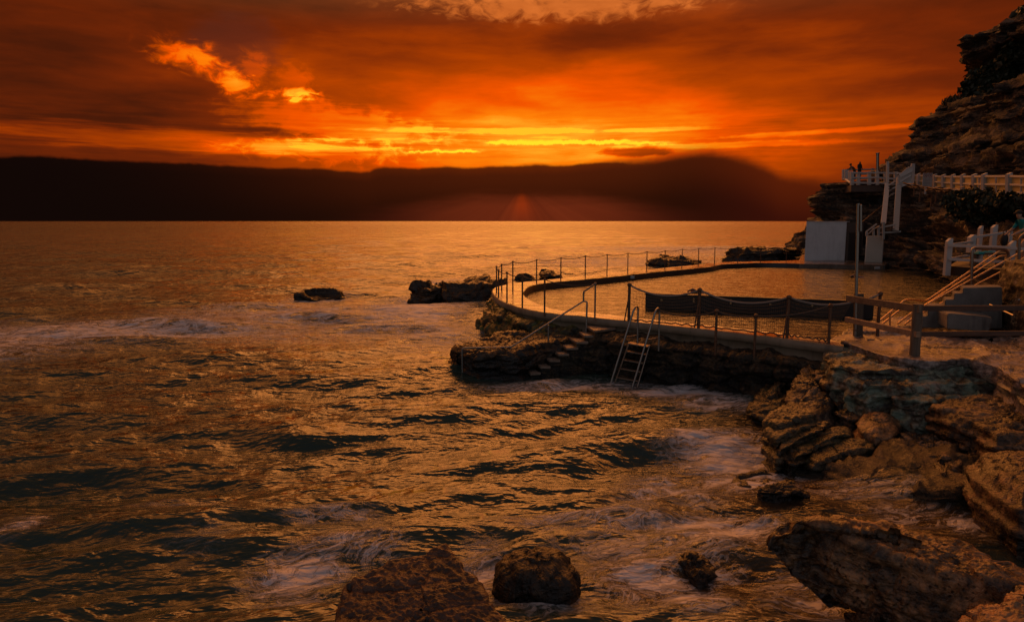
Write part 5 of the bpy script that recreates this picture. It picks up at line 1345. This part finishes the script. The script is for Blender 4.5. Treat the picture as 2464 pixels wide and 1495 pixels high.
zrock('green_boulder', [(1490, 500), (1530, 440), (1620, 425), (1675, 480), (1650, 550), (1560, 585), (1500, 560)], .4, .62, -.2, M['algae'], 'small smooth green grey boulder right of the round orange one', 92, rnd=1.0, dome=.3, amp=.04)
zrock('wedge_stone', [(1610, 400), (1640, 350), (1720, 355), (1715, 400), (1670, 440)], .55, .72, .2, M['darkboulder'], 'small wedge stone above the green grey boulder', 93, amp=.03, N=70, M=14)
zrock('long_boulder', [(1690, 440), (1760, 385), (2000, 375), (2300, 370), (2600, 380), (2900, 430), (2900, 640), (2500, 700), (2230, 680), (2080, 590), (1850, 520)], .75, .98, -.3, M['darkboulder'], 'long flat brown boulder reaching the right edge under the ledges', 94, rnd=.35, amp=.10, tilt=(.02, .08), N=240, M=50, flare=-.05, strata=.04, blk=(.05, .8, 2, .03), fine=.02, pit=.02)
zrock('mussel_rock', [(1440, 640), (1500, 590), (1640, 540), (1780, 560), (1900, 640), (1960, 740), (1850, 840), (1700, 840), (1560, 740)], .25, .40, -.4, M['barnacle'], 'dark rock crusted with mussels below the long boulder', 95, amp=.12, sc=3, fine=.05, N=160, M=36)
for i, (q, z, lb) in enumerate([([(1735, 850), (1790, 770), (1850, 800), (1850, 890), (1820, 945), (1770, 920)], .45, 'tall pitted stone leaning in the gap left of the bottom right boulder'), ([(1838, 850), (1870, 815), (1918, 840), (1915, 905), (1880, 920)], .38, 'narrow stone leaning on the tall pitted one'),
                                ([(1832, 780), (1870, 748), (1960, 770), (1955, 810), (1870, 805)], .40, 'small flat stone behind the tall pitted one'), ([(1972, 770), (2010, 730), (2100, 745), (2095, 800), (2000, 815)], .45, 'rounded stone under the tip of the long boulder'), ([(1950, 740), (1965, 672), (2005, 690), (2000, 740)], .5, 'smallest upright stone under the long boulder')]):
    zrock('loose_stone', q, z - .1, z, z - .5, M['darkboulder'], lb, 100 + i, amp=.04, sc=3, N=80, M=16, rnd=.7, fine=.015, group='loose stones in the gap by the long boulder')
zrock('large_boulder', [(1985, 870), (2080, 825), (2300, 810), (2700, 790), (2900, 1000), (2700, 1280), (2420, 1270), (2260, 1160), (2150, 1080), (2050, 1000)], .6, .98, -.4, M['darkboulder'], 'smooth pitted brown boulder cut by the right edge, lower right', 111, rnd=.8, dome=.25, amp=.07, N=240, M=54, pit=.025, flare=-.05, blk=None, fine=.014)
zrock('low_ledge', [(750, 840), (830, 800), (1000, 760), (1250, 740), (1480, 800), (1520, 900), (1300, 960), (1050, 930), (950, 870), (800, 865)], .05, .13, -.5, M['ledge'], 'low green brown ledge awash under the fan of slabs', 112, amp=.10, dome=.1, N=180, M=44, strata=.02)
zrock('low_ledge', [(1320, 960), (1420, 910), (1600, 900), (1780, 960), (1780, 1030), (1600, 1050), (1380, 1050)], .03, .12, -.5, M['ledge'], 'second low ledge awash, nearer the bottom right boulder', 113, amp=.09, dome=.1, N=160, M=40, strata=.02)
zrock('awash_rock', [(-30, 1010), (100, 930), (300, 900), (500, 950), (660, 1040), (760, 1130), (560, 1200), (250, 1236), (-60, 1150)], 0, .03, -.6, M['ledge'], 'broad brown rock awash in streaming water left of the big foreground rock', 114, amp=.13, sc=1.6, dome=.06, N=200, M=50, strata=.02)
zrock('weed_rock', [(262, 1090), (330, 1065), (430, 1050), (530, 1065), (640, 1080), (560, 1110), (420, 1128), (300, 1118)], .1, .20, -.4, M['wetrock'], 'small black weedy rock poking out of the streaming water', 115, amp=.08, sc=4, fine=.05)
# foreground
big = [P(*ZF(a, b), z=z) for a, b, z in [(612, 660, .55), (640, 600, .65), (720, 520, .8), (830, 400, .95), (1000, 350, 1.05), (1180, 330, 1.1), (1380, 342, 1.1), (1540, 375, 1.08), (1660, 430, 1.05), (1900, 480, 1.05), (2150, 520, 1.05), (2464, 620, 1.05), (2900, 720, 1.05),
       (3000, 1150, .7), (2600, 1330, .5), (2000, 1180, .45), (1600, 1050, .45), (1280, 930, .45), (1080, 850, .45), (930, 775, .45), (740, 715, .5)]]
rock('foreground_rock', big, 1.05, .05, M['boulder'], 'huge pitted brown slab rock filling the bottom right corner', 121, amp=.10, sc=1.4, strata=.05, rnd=1.0, dome=.12, tilt=(.0, .16), flare=-.42, N=380, M=100, jag=.03, pit=.035, fine=.035, fsc=5, rough=.6, blk=(.07, .8, 1.9, .03))
zrock('foreground_rock', [(1230, 1040), (1330, 1000), (1480, 1030), (1560, 1150), (1500, 1300), (1300, 1300), (1220, 1180)], .2, .32, -.5, M['darkboulder'], 'dark boulder in the shade under the huge bottom right slab', 122, zf=ZF, rnd=.9, dome=.3)
zrock('foreground_rock', [(2000, 1100), (2120, 1000), (2300, 935), (2500, 930), (2800, 1000), (2900, 1300), (2400, 1400), (2050, 1300)], .75, .98, -.3, M['boulder'], 'smaller boulder in the very corner in front of the huge slab', 123, zf=ZF, rnd=.7, dome=.3, N=180, M=40, pit=.015)
fl = [P(*ZG(a, b), z=z) for a, b, z in [(735, 1062, .78), (800, 1110, .78), (840, 1185, .74), (895, 1235, .7), (1000, 1390, .6), (1080, 1500, .52), (1180, 1640, .42), (900, 1850, .3), (300, 1850, .3), (20, 1700, .38), (85, 1500, .48), (110, 1370, .5), (220, 1310, .55), (380, 1222, .62), (480, 1168, .68), (610, 1128, .74), (630, 1088, .78)]]
rock('foreground_rock', fl, .60, -.5, M['grooved'] if 'grooved' in M else M['wetrock'], 'broad wedge shaped slab of dark red brown rock at the bottom edge', 124, amp=.035, sc=2.2, strata=.02, rnd=.10, tilt=(0, .30), flare=.06, N=340, M=100, jag=.015, fine=.035, fsc=7, rough=.62, blk=(.03, 1.2, 3, .02))
zrock('foreground_rock', [(1040, 1440), (1060, 1340), (1180, 1300), (1330, 1290), (1460, 1330), (1545, 1420), (1500, 1500), (1330, 1530), (1140, 1510)], 0, .64, -.5, M['wetrock'], 'cone shaped black boulder at the bottom edge right of the wedge slab', 125, zf=ZG, rnd=1.4, dome=.45, amp=.07, N=240, M=54, flare=.12, fine=.035, fsc=6, blk=(.05, 1.5, 1.5, .03), strata=0)
zrock('foreground_rock', [(0, 760), (60, 690), (160, 690), (230, 750), (290, 830), (200, 905), (100, 850)], .05, .30, -.5, M['wetrock'], 'small black rock in the swirling foam left of the huge slab', 126, zf=ZF, rnd=1.1, dome=.4, amp=.07, fine=.04, blk=(.04, 2.5, 2.5, .03), strata=0)

# ------------------------------------------------------------------ plants
def leaf_mat(name, c1, c2):
    m, nt, b, out = new_mat(name); p = pos(); n = noise(p, 1.3, 4); n2 = noise(p, 9, 3)
    setin(nt, b, 'Base Color', mixc(sat(n * .7 + n2 * .6 - .15), c1, c2)); setin(nt, b, 'Roughness', .6); return m
M['leaf'] = leaf_mat('dark_coastal_leaves', (.008, .010, .005), (.045, .05, .02))
M['grassleaf'] = leaf_mat('dry_grass', (.03, .022, .01), (.09, .06, .025))
M['stem'] = plain('stem_bark', (.035, .024, .016), .8, 0, .2)
def shrub(name, blobs, n, size, label, seed, mat='leaf', cat='shrub', grass=False):
    rs = np.random.RandomState(seed); b0 = blobs[0]
    root = empty(name, (b0[0], b0[1], b0[2] - b0[5]), label, cat)
    V, Fc = [], []; wsum = sum(b[3] * b[5] for b in blobs)
    for (cx, cy, cz, rx, ry, rz) in blobs:
        k = int(n * rx * rz / wsum)
        d = rs.normal(size=(k, 3)); d /= np.linalg.norm(d, axis=1)[:, None]; rr = rs.uniform(.35, 1.0, k) ** .6
        rr *= 1 + .6 * fbm(d[:, 0] * 2 + cx, d[:, 1] * 2 + cy, d[:, 2] * 2 + cz, 3)
        pts = np.array([cx, cy, cz]) + d * rr[:, None] * np.array([rx, ry, rz])
        for p in pts:
            u = rs.normal(size=3); u /= np.linalg.norm(u)
            if grass: u = np.array([u[0] * .3, u[1] * .3, 1.0])
            w = np.cross(u, rs.normal(size=3)); w /= np.linalg.norm(w)
            L = size * rs.uniform(.6, 1.4); W = L * (.08 if grass else .38); i = len(V)
            nn = np.cross(u, w) * L * .15
            V += [p - u * L * .5, p + w * W - nn, p + u * L * .5, p - w * W - nn]; Fc += [(i, i + 1, i + 2, i + 3)]
    link_mesh('foliage', V, Fc, M[mat], root, smooth=False)
    m = MB()
    for (cx, cy, cz, rx, ry, rz) in blobs:
        m.tube([(b0[0], b0[1] + .3, b0[2] - b0[5]), ((b0[0] + cx) / 2, (b0[1] + cy) / 2 + .2, (cz + b0[2] - b0[5]) / 2), (cx, cy, cz)], [.07, .05, .02], 6)
    m.build('stem', M['stem'], root)
    return root
def bl(u, v, D, ru, rv, dep=1.0):
    c = P(u, v, D=D); return (c.x, c.y, c.z, ru * D / F, dep, rv * D / F)
shrub('coastal_shrub', [bl(*Z8(740, 740), 58.6, 40, 34), bl(*Z8(620, 745), 59.6, 26, 18), bl(*Z8(675, 665), 59.6, 26, 20), bl(*Z8(860, 660), 58, 46, 34), bl(*Z8(900, 780), 56.5, 56, 46), bl(*Z8(1000, 560), 56.5, 44, 40), bl(*Z8(800, 860), 56.5, 46, 26), bl(*Z8(1000, 900), 54.5, 56, 40)], 8500, .5, 'dark spreading shrub hanging on the upper cliff below the overhang', 1)
shrub('coastal_shrub', [bl(*Z8(1000, 300), 56.5, 30, 40), bl(*Z8(1060, 240), 56, 34, 44), bl(*Z8(1020, 430), 55.5, 34, 34)], 2600, .5, 'dark clifftop scrub below the fence posts at the top right', 2)
shrub('coastal_shrub', [bl(*Z3(1800, 760), 38.5, 60, 26), bl(*Z3(1700, 730), 40, 30, 14), bl(*Z3(1980, 780), 36.5, 60, 30), bl(*Z3(2180, 790), 34.5, 50, 26), bl(*Z3(1830, 880), 37.5, 46, 30), bl(*Z3(2020, 890), 36, 40, 30), bl(*Z3(2330, 770), 33, 30, 20)], 6500, .28, 'dark green shrub spilling over the rock under the yellow panelled fence', 3)
shrub('coastal_shrub', [bl(*Z8(150, 1470), 58, 30, 10), bl(*Z8(320, 1460), 56, 40, 10), bl(*Z8(520, 1450), 53, 30, 14)], 1600, .35, 'low scrub along the foot of the upper cliff behind the fence', 4)
shrub('grass_tuft', [bl(*Z8(440, 858), 60, 14, 6, .6), bl(*Z8(400, 876), 60, 10, 5, .6), bl(*Z8(480, 842), 60, 8, 5, .6)], 420, .55, 'dry grass tuft on the skyline of the upper cliff', 5, 'grassleaf', 'grass', True)

# ------------------------------------------------------------------ people
def flat_mat(name, c, r=.7): return plain(name, c, r, 0, .15, 10, .002)
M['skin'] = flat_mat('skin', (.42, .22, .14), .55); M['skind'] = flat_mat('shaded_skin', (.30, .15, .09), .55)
M['shirtd'] = flat_mat('dark_shirt', (.03, .022, .022)); M['trousers'] = flat_mat('dark_trousers', (.02, .018, .02)); M['hair'] = flat_mat('dark_hair', (.015, .012, .01)); M['shirtg'] = flat_mat('grey_brown_top', (.12, .08, .06)); M['shorts'] = flat_mat('dark_shorts', (.03, .03, .04)); M['redcap'] = flat_mat('red_swim_cap', (.3, .05, .02)); M['blue'] = flat_mat('blue_swimwear', (.04, .06, .16))
def body(name, base, joints, edges, radii, zones, label, yaw=0.0, scale=1.0):
    """one continuous skinned body; zones: function(local vertex) -> material index"""
    me = bpy.data.meshes.new('skeleton'); names = list(joints)
    me.from_pydata([joints[k] for k in names], [(names.index(a), names.index(b)) for a, b in edges], [])
    o = bpy.data.objects.new('skeleton', me); COL.objects.link(o)
    sk = o.modifiers.new('skin', 'SKIN'); sk.use_smooth_shade = True
    for i, k in enumerate(names):
        r = radii[k]; r = r if isinstance(r, tuple) else (r, r)
        me.skin_vertices[0].data[i].radius = r; me.skin_vertices[0].data[i].use_root = (k == 'pelvis')
    sb = o.modifiers.new('sub', 'SUBSURF'); sb.levels = 2; sb.render_levels = 2
    dg = bpy.context.evaluated_depsgraph_get(); ev = o.evaluated_get(dg); m2 = bpy.data.meshes.new_from_object(ev)
    bpy.data.objects.remove(o); m2.name = name
    mats, zf = zones
    m2.materials.clear()
    for q in mats: m2.materials.append(M[q])
    for f in m2.polygons: f.material_index = zf(f.center); f.use_smooth = True
    b = bpy.data.objects.new(name, m2); COL.objects.link(b); b.location = base; b.rotation_euler = (0, 0, yaw); b.scale = (scale,) * 3
    return tag(b, label, 'person')
def fingers(J, Ed, R, s, hand, d, side):
    """five separate fingers fanned from the hand along d"""
    d = Vector(d).normalized(); side = Vector(side).normalized(); h = Vector(J[hand])
    for k, (off, L) in enumerate(((-.030, .070), (-.010, .082), (.010, .078), (.028, .062))):
        a = h + side * off + d * .045; J[f'{hand}f{k}'] = tuple(a); J[f'{hand}g{k}'] = tuple(a + d * L + Vector((0, 0, -.02)))
        Ed += [(hand, f'{hand}f{k}'), (f'{hand}f{k}', f'{hand}g{k}')]; R[f'{hand}f{k}'] = .011; R[f'{hand}g{k}'] = .008
    a = h + side * -.045 + d * .01; J[hand + 't'] = tuple(a); J[hand + 'u'] = tuple(a + d * .045 + side * -.015); Ed += [(hand, hand + 't'), (hand + 't', hand + 'u')]; R[hand + 't'] = .012; R[hand + 'u'] = .009
# standing figure at the lookout, seen from behind
J = dict(pelvis=(0, 0, .92), belly=(0, 0, 1.08), chest=(0, .01, 1.30), neck=(0, .0, 1.47), chin=(0, -.02, 1.54), head=(0, -.01, 1.63), crown=(0, .0, 1.70), shL=(-.19, .01, 1.40), elL=(-.25, -.02, 1.14), haL=(-.22, -.16, .96), shR=(.19, .01, 1.40), elR=(.25, .0, 1.14), haR=(.22, -.14, .97),
         hipL=(-.10, 0, .86), knL=(-.10, -.02, .48), anL=(-.10, .02, .08), toL=(-.11, -.14, .03), hipR=(.10, 0, .86), knR=(.13, -.06, .48), anR=(.17, .10, .09), toR=(.18, -.05, .03))
Ed = [('pelvis', 'belly'), ('belly', 'chest'), ('chest', 'neck'), ('neck', 'chin'), ('chin', 'head'), ('head', 'crown'), ('chest', 'shL'), ('shL', 'elL'), ('elL', 'haL'), ('chest', 'shR'), ('shR', 'elR'), ('elR', 'haR'), ('pelvis', 'hipL'), ('hipL', 'knL'), ('knL', 'anL'), ('anL', 'toL'), ('pelvis', 'hipR'), ('hipR', 'knR'), ('knR', 'anR'), ('anR', 'toR')]
R = dict(pelvis=(.16, .12), belly=(.15, .11), chest=(.18, .12), neck=.06, chin=.075, head=(.085, .10), crown=(.07, .08), shL=.075, elL=.05, haL=.04, shR=.075, elR=.05, haR=.04, hipL=.10, knL=.065, anL=.045, toL=.04, hipR=.10, knR=.065, anR=.045, toR=.04)
z2 = P(*Z7(500, 712), D=66).z
q = P(*Z7(510, 708), D=66.6); body('person', (q.x, q.y, q.z), J, Ed, R, (['skind', 'shirtd', 'trousers', 'hair'], lambda c: 3 if c.z > 1.62 else 0 if c.z > 1.47 else 2 if c.z < .93 else 1), 'person in dark clothes standing upright at the back of the lookout', .3, 1.0)
# leaning figure with a cap
J2 = dict(J); J2.update(belly=(-.04, 0, 1.05), chest=(-.22, -.02, 1.20), neck=(-.36, -.03, 1.30), chin=(-.40, -.04, 1.35), head=(-.42, -.04, 1.43), crown=(-.42, -.03, 1.50), shL=(-.30, -.19, 1.25), shR=(-.30, .17, 1.25), elL=(-.48, -.22, 1.04), haL=(-.72, -.15, 1.06), elR=(-.48, .2, 1.04), haR=(-.72, .12, 1.06), hipL=(0, -.1, .86), hipR=(0, .1, .86), knL=(.02, -.1, .46), knR=(.06, .1, .47), anL=(.06, -.1, .08), anR=(.02, .12, .08), toL=(-.08, -.1, .03), toR=(-.12, .12, .03))
q = P(*Z7(392, 716), D=67.4); pl = body('person', (q.x, q.y, q.z), J2, Ed, R, (['skind', 'shirtg', 'trousers', 'hair'], lambda c: 3 if c.z > 1.42 and c.x < -.3 else 0 if c.x < -.36 and c.z > 1.28 else 2 if c.z < .93 else 1), 'person in a dark cap leaning with both arms on the lookout rail', 0.0, 1.0)
m = MB(); m.ball((q.x - .42, q.y - .035, q.z + 1.50), .115, 12, 8, (1, .9, .8)); m.tube([(q.x - .50, q.y - .1, q.z + 1.47), (q.x - .60, q.y - .06, q.z + 1.44), (q.x - .50, q.y + .05, q.z + 1.47)], .025, 6); m.build('cap', M['hair'], pl)
# person in teal bending over the rail at the right edge, facing left
J3 = dict(pelvis=(.22, 0, .95), belly=(.16, 0, 1.08), chest=(.04, 0, 1.30), neck=(-.07, 0, 1.44), chin=(-.12, 0, 1.48), head=(-.15, 0, 1.57), crown=(-.13, 0, 1.66), shL=(.0, -.19, 1.36), elL=(-.10, -.24, 1.10), haL=(-.36, -.20, .96), shR=(.0, .18, 1.36), elR=(-.12, .24, 1.12), haR=(-.30, .20, .98),
          hipL=(.20, -.11, .88), knL=(-.06, -.12, .60), anL=(.20, -.12, .22), toL=(.08, -.12, .14), hipR=(.22, .11, .88), knR=(.18, .12, .46), anR=(.24, .12, .08), toR=(.10, .12, .03))
R3 = dict(R); R3.update(pelvis=(.16, .13), chest=(.19, .14), belly=(.17, .13), hipL=.11, hipR=.11, haL=.038, haR=.038)
Ed3 = list(Ed); fingers(J3, Ed3, R3, 1, 'haL', (-1, .1, -.35), (0, 1, 0)); fingers(J3, Ed3, R3, 1, 'haR', (-1, -.1, -.35), (0, -1, 0))
q = P(*Z4(2240, 1265), D=22.0)
def zt_(c):
    if c.z > 1.60 or (c.z > 1.50 and c.x > -.12): return 3
    if c.z > 1.43 and c.x < -.04: return 0
    if c.x < -.05 and c.z < 1.14: return 0
    if c.z < .80: return 0
    if c.z < .93: return 2
    return 1
pt = body('person', (q.x, q.y, DKZ + .08), J3, Ed3, R3, (['skin', 'teal', 'shorts', 'hair'], zt_), 'person in a teal shirt stooping over the white rail at the right edge', 0.0, 1.0)
m = MB(); b0 = Vector((q.x, q.y, DKZ + .08)); m.ball(b0 + Vector((-.14, 0, 1.64)), .112, 12, 8, (1, .92, .75)); m.tube([b0 + Vector((-.22, -.07, 1.63)), b0 + Vector((-.33, 0, 1.59)), b0 + Vector((-.22, .07, 1.63))], .02, 6); m.build('cap', M['hair'], pt)
# swimmers
J4 = dict(pelvis=(.0, 0, -.06), belly=(-.15, 0, -.04), chest=(-.35, 0, -.03), neck=(-.50, 0, .02), chin=(-.55, 0, .03), head=(-.62, 0, .06), crown=(-.70, 0, .07), shL=(-.40, -.19, .0), elL=(-.62, -.30, .20), haL=(-.86, -.22, .05), shR=(-.40, .19, -.03), elR=(-.20, .28, -.12), haR=(.02, .25, -.16), hipL=(.08, -.1, -.08), knL=(.45, -.1, -.12), anL=(.85, -.1, -.12), toL=(1.0, -.1, -.10), hipR=(.08, .1, -.08), knR=(.45, .1, -.16), anR=(.85, .1, -.2), toR=(1.0, .1, -.2))
R4 = dict(R); R4.update(head=(.10, .09), crown=.07)
q = P(*Z2(505, 492), z=ZW); body('person', (q.x, q.y, ZW), J4, Ed, R4, (['skind', 'blue', 'redcap'], lambda c: 2 if c.x < -.6 and abs(c.y) < .12 else 1 if abs(c.x) < .16 else 0), 'swimmer with a red cap swimming just behind the black divider', -.2, 1.0)
q = P(*Z2(1890, 352), z=ZW); body('person', (q.x, q.y, ZW), J4, Ed, R4, (['skind', 'blue', 'hair'], lambda c: 2 if c.x < -.6 and abs(c.y) < .12 else 1 if c.x > -.45 and c.x < .16 and abs(c.y) < .25 else 0), 'swimmer in blue swimming at the shaded end of the pool near the steel pole', .1, 1.0)
